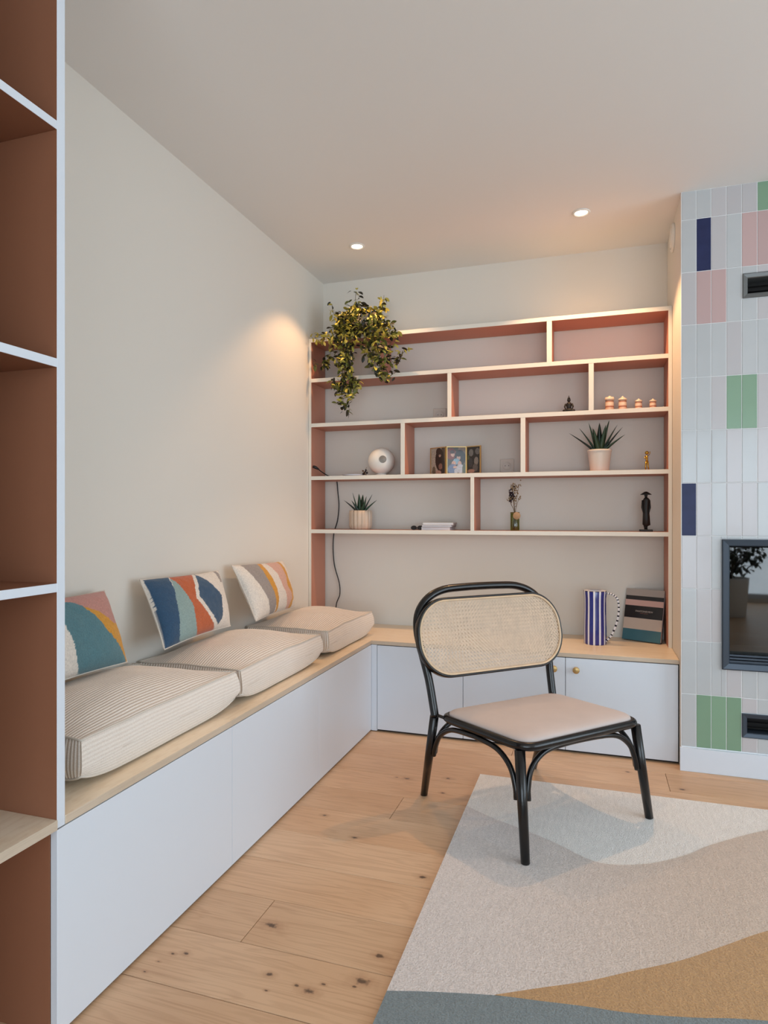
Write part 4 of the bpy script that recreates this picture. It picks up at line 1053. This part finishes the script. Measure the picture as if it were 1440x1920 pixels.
t = thing('sunglasses', 'small dark folded glasses lying left of the booklets', 'glasses', (-.915, 3.42, TS[4]))
m_ = MB()
for dx in (-.018, .018):
    m_.tube([(dx+.016*math.cos(a*PI/8), 0, .012+.011*math.sin(a*PI/8)) for a in range(16)], .0014, 6, closed=True)
m_.tube([(-.004, 0, .014), (.004, 0, .014)], .0014, 6); m_.build('frame', M['blackmatte'], t)
m_ = MB()
for dx in (-.018, .018): m_.add([(dx+.0155*math.cos(a*PI/8), 0, .012+.0105*math.sin(a*PI/8)) for a in range(16)], [tuple(range(16))])
m_.build('lens', M['blackmatte'], t)
m_ = MB().tube([(-.034, .001, .014), (-.032, .05, .004), (.02, .052, .003)], .0014, 6).tube([(.034, .001, .014), (.032, .045, .004), (-.02, .046, .003)], .0014, 6); m_.build('temple', M['blackmatte'], t)

# dried flower vase
t = thing('flower_vase', 'slim green glass vase holding dried flowers with a round wooden tag', 'vase', (-.3853, 3.44, TS[4]))
MB().lathe([(0, .003), (.020, .004), (.0215, .006), (.0222, .095), (.0215, .098), (.0235, .098), (.0238, .003), (.022, 0), (0, 0)][::-1], n=32).build('glass_body', M['glassgreen'], t)
m_ = MB(); random.seed(12); tips = []
for k in range(9):
    dx, dy = random.uniform(-.035, .03), random.uniform(-.02, .02); zt = random.uniform(.17, .262)
    m_.tube(catmull([(random.uniform(-.01, .01), random.uniform(-.01, .01), .006), (dx*.15, dy*.15, .10), (dx*.6-.004, dy*.6, .10+(zt-.10)*.5), (dx, dy, zt)], 4), .0011, 5); tips.append((dx, dy, zt))
m_.build('stem', M['dried'], t)
dk = MB(); pl = MB()
for k in range(46):
    dk.sphere((-.016+random.gauss(0, .007), random.gauss(0, .008), .180+random.gauss(0, .020)), random.uniform(.003, .006), 6)
for (dx, dy, zt) in tips:
    for _ in range(7): pl.sphere((dx+random.gauss(0, .006), dy+random.gauss(0, .006), zt+random.gauss(-.008, .010)), random.uniform(.002, .0045), 6)
for _ in range(24): pl.sphere((.006+random.gauss(0, .006), random.gauss(0, .006), random.uniform(.12, .24)), random.uniform(.002, .004), 6)
dk.build('dark_flower', M['driedflower'], t)['kind'] = 'stuff'; pl.build('pale_flower', M['driedpale'], t)['kind'] = 'stuff'
m_ = MB().lathe([(.018, 0), (.0195, .001), (.0195, .004), (.018, .005), (0, .005)], n=24); m_.xform(Matrix.Translation((.012, -.0245, .079)) @ Matrix.Rotation(PI/2+.1, 4, 'X')); m_.build('wooden_tag', M['slice'], t)
m_ = MB().tube([(.024*math.cos(a*PI/12), .024*math.sin(a*PI/12), .094) for a in range(24)], .0013, 5, closed=True); m_.build('twine', M['driedpale'], t)

# standing black figurine with wide hat
t = thing('standing_figurine', 'tall slim black standing figurine with a wide flat hat on a square base', 'figurine', (.258, 3.44, TS[4]))
m_ = MB().cbox(-.030, .030, -.022, .022, 0, .011, .001)
m_.tube([(0, 0, .010), (-.001, 0, .022), (-.002, 0, .030), (.002, 0, .034), (.001, 0, .075), (.0, 0, .115), (.001, 0, .140), (.002, 0, .158), (.0, 0, .167), (0, 0, .172)], [.007, .008, .011, .0185, .0165, .0145, .0150, .0165, .010, .005], 18)
m_.sphere((0, 0, .180), .0088, 14, sc=(.9, 1, 1.2)); m_.lathe([(.026, .1835), (.027, .1845), (.018, .191), (.008, .198), (0, .200)], n=24)
for s_ in (-1, 1): m_.tube([(s_*.015, 0, .156), (s_*.018, -.003, .120), (s_*.012, -.013, .095)], [.005, .0045, .0035], 8)
m_.build('body', M['blackmatte'], t)

# ================================================================ OBJECTS ON THE SIDEBOARD
t = thing('striped_jug', 'tall white ceramic jug with vertical cobalt blue stripes and dotted handle', 'jug', (.0172, 3.375, WT))
n = 72; jw = .0545; prof = [(jw*.98, 0), (jw, .004), (jw*1.0, .08), (jw*.965, .17), (jw*.97, .225), (jw*1.02, .262), (jw*1.0, .265), (jw*.93, .255), (jw*.93, .02), (0, .02)]
MB().lathe(prof, n=n, mis=lambda i, k: (1 if (k+i*0) % 6 in (0, 1, 2, 3) and i < 5 else (2 if k % 6 in (0, 1, 2, 3) and i == 5 else 0))).build('body', [M['jugwhite'], M['blue'], M['navyglaze']], t)
hd = Vector((.96, -.28, 0)).normalized(); hpnts = catmull([hd*jw*.97+Vector((0, 0, .255)), hd*(jw+.030)+Vector((0, 0, .250)), hd*(jw+.054)+Vector((0, 0, .228)), hd*(jw+.060)+Vector((0, 0, .180)), hd*(jw+.052)+Vector((0, 0, .120)), hd*(jw+.028)+Vector((0, 0, .055)), hd*jw*.98+Vector((0, 0, .016))], 8)
hb = MB().tube(hpnts, .0052, 12, mi=0); nn_ = 12
for fi in range(len(hb.f)): hb.m[fi] = 1 if (fi//nn_) % 3 == 1 and fi < (len(hpnts)-1)*nn_ else 0
hb.build('handle', [M['jugwhite'], M['navyglaze']], t)

# leaning colour-banded book
bA, bB = Vector((.149, 3.518, WT)), Vector((.3225, 3.436, WT)); bw = (bB-bA).length; bang = math.atan2((bB-bA).y, (bB-bA).x)
t = thing('striped_book', 'hardback book with grey, black, pink and teal bands leaning in the corner', 'book', bA+Vector((0, 0, .0064)), 0)
t.rotation_euler = (math.radians(-14), 0, bang); t.rotation_mode = 'XYZ'
BH = .262; TK = .024
MB().box(.004, bw-.003, .0025, TK-.0025, .003, BH-.003).build('pages', M['paper'], t)
bands = [(0, .215, rgb(58, 104, 116)), (.215, .432, rgb(196, 178, 164)), (.432, .672, rgb(24, 18, 20)), (.672, .785, rgb(206, 166, 156)), (.785, .865, rgb(24, 18, 20)), (.865, 1, rgb(168, 156, 148))]
cv = MB(); ms = [mat('cover_band', c, .4, coat=.2) for (_, _, c) in bands]
for k, (a, b, c) in enumerate(bands): cv.box(0, bw, 0, .0025, a*BH, b*BH, k)
cv.box(0, bw, TK-.0025, TK, 0, BH, 2); cv.box(0, .003, .0025, TK-.0025, 0, BH, 2)
cv.build('cover', ms, t)
def text(s_, size, loc, parent, m_):
    cu = bpy.data.curves.new('title_text', 'FONT'); cu.body = s_; cu.size = size; cu.align_x = 'CENTER'; cu.align_y = 'CENTER'; cu.extrude = .0002; cu.materials.append(m_)
    o = bpy.data.objects.new('title_text', cu); C.objects.link(o); o.parent = parent; o.location = loc; o.rotation_euler = (PI/2, 0, 0)
    bpy.context.view_layer.update(); me = bpy.data.meshes.new_from_object(o); n_ = bpy.data.objects.new('title', me); C.objects.link(n_); n_.parent = parent; n_.location = loc; n_.rotation_euler = (PI/2, 0, 0)
    bpy.data.objects.remove(o); return n_
M['foil'] = mat('pale_foil', rgb(190, 176, 166), .35); M['foil2'] = mat('rose_foil', rgb(140, 84, 70), .4)
text('PANTONEVIEW', .0125, (bw*.52, -.0006, BH*.565), t, M['foil']); text('colour planner', .007, (bw*.52, -.0006, BH*.530), t, M['foil2'])

# potted shrub on the floor by the rear window (shows as a reflection in the stove glass)
t = thing('potted_shrub', 'leafy shrub in a white pot, seen only as a reflection in the stove glass', 'plant', (1.45, -1.75, 0))
MB().lathe([(.14, 0), (.15, .01), (.18, .40), (.185, .42), (.17, .42), (.165, .38)], n=40).build('pot', M['whiteplastic'], t)
MB().lathe([(.165, .38), (.1, .39), (0, .395)], n=24).build('soil', M['soil'], t)
random.seed(31); m_ = MB(); st_ = MB()
for k in range(14):
    a = random.uniform(0, 2*PI); r_ = random.uniform(.05, .28); st_.tube([(0, 0, .38), (math.cos(a)*r_*.4, math.sin(a)*r_*.4, .55), (math.cos(a)*r_, math.sin(a)*r_, random.uniform(.6, .95))], .005, 5)
for k in range(700):
    while True:
        u = Vector([random.uniform(-1, 1) for _ in range(3)])
        if u.length <= 1: break
    p = Vector((u.x*.34, u.y*.34, .72+u.z*.27)); mt = Matrix.Translation(p) @ Matrix.Rotation(random.uniform(0, 6.3), 4, 'Z') @ Matrix.Rotation(random.uniform(-1, 1.2), 4, 'Y') @ Matrix.Scale(1.9, 4)
    m_.add([mt @ Vector(v) for v in LM[0][1].v], LM[0][1].f, 0, True)
st_.build('stem', M['vinestem'], t); m_.build('foliage', M['leafdark'], t)['kind'] = 'stuff'
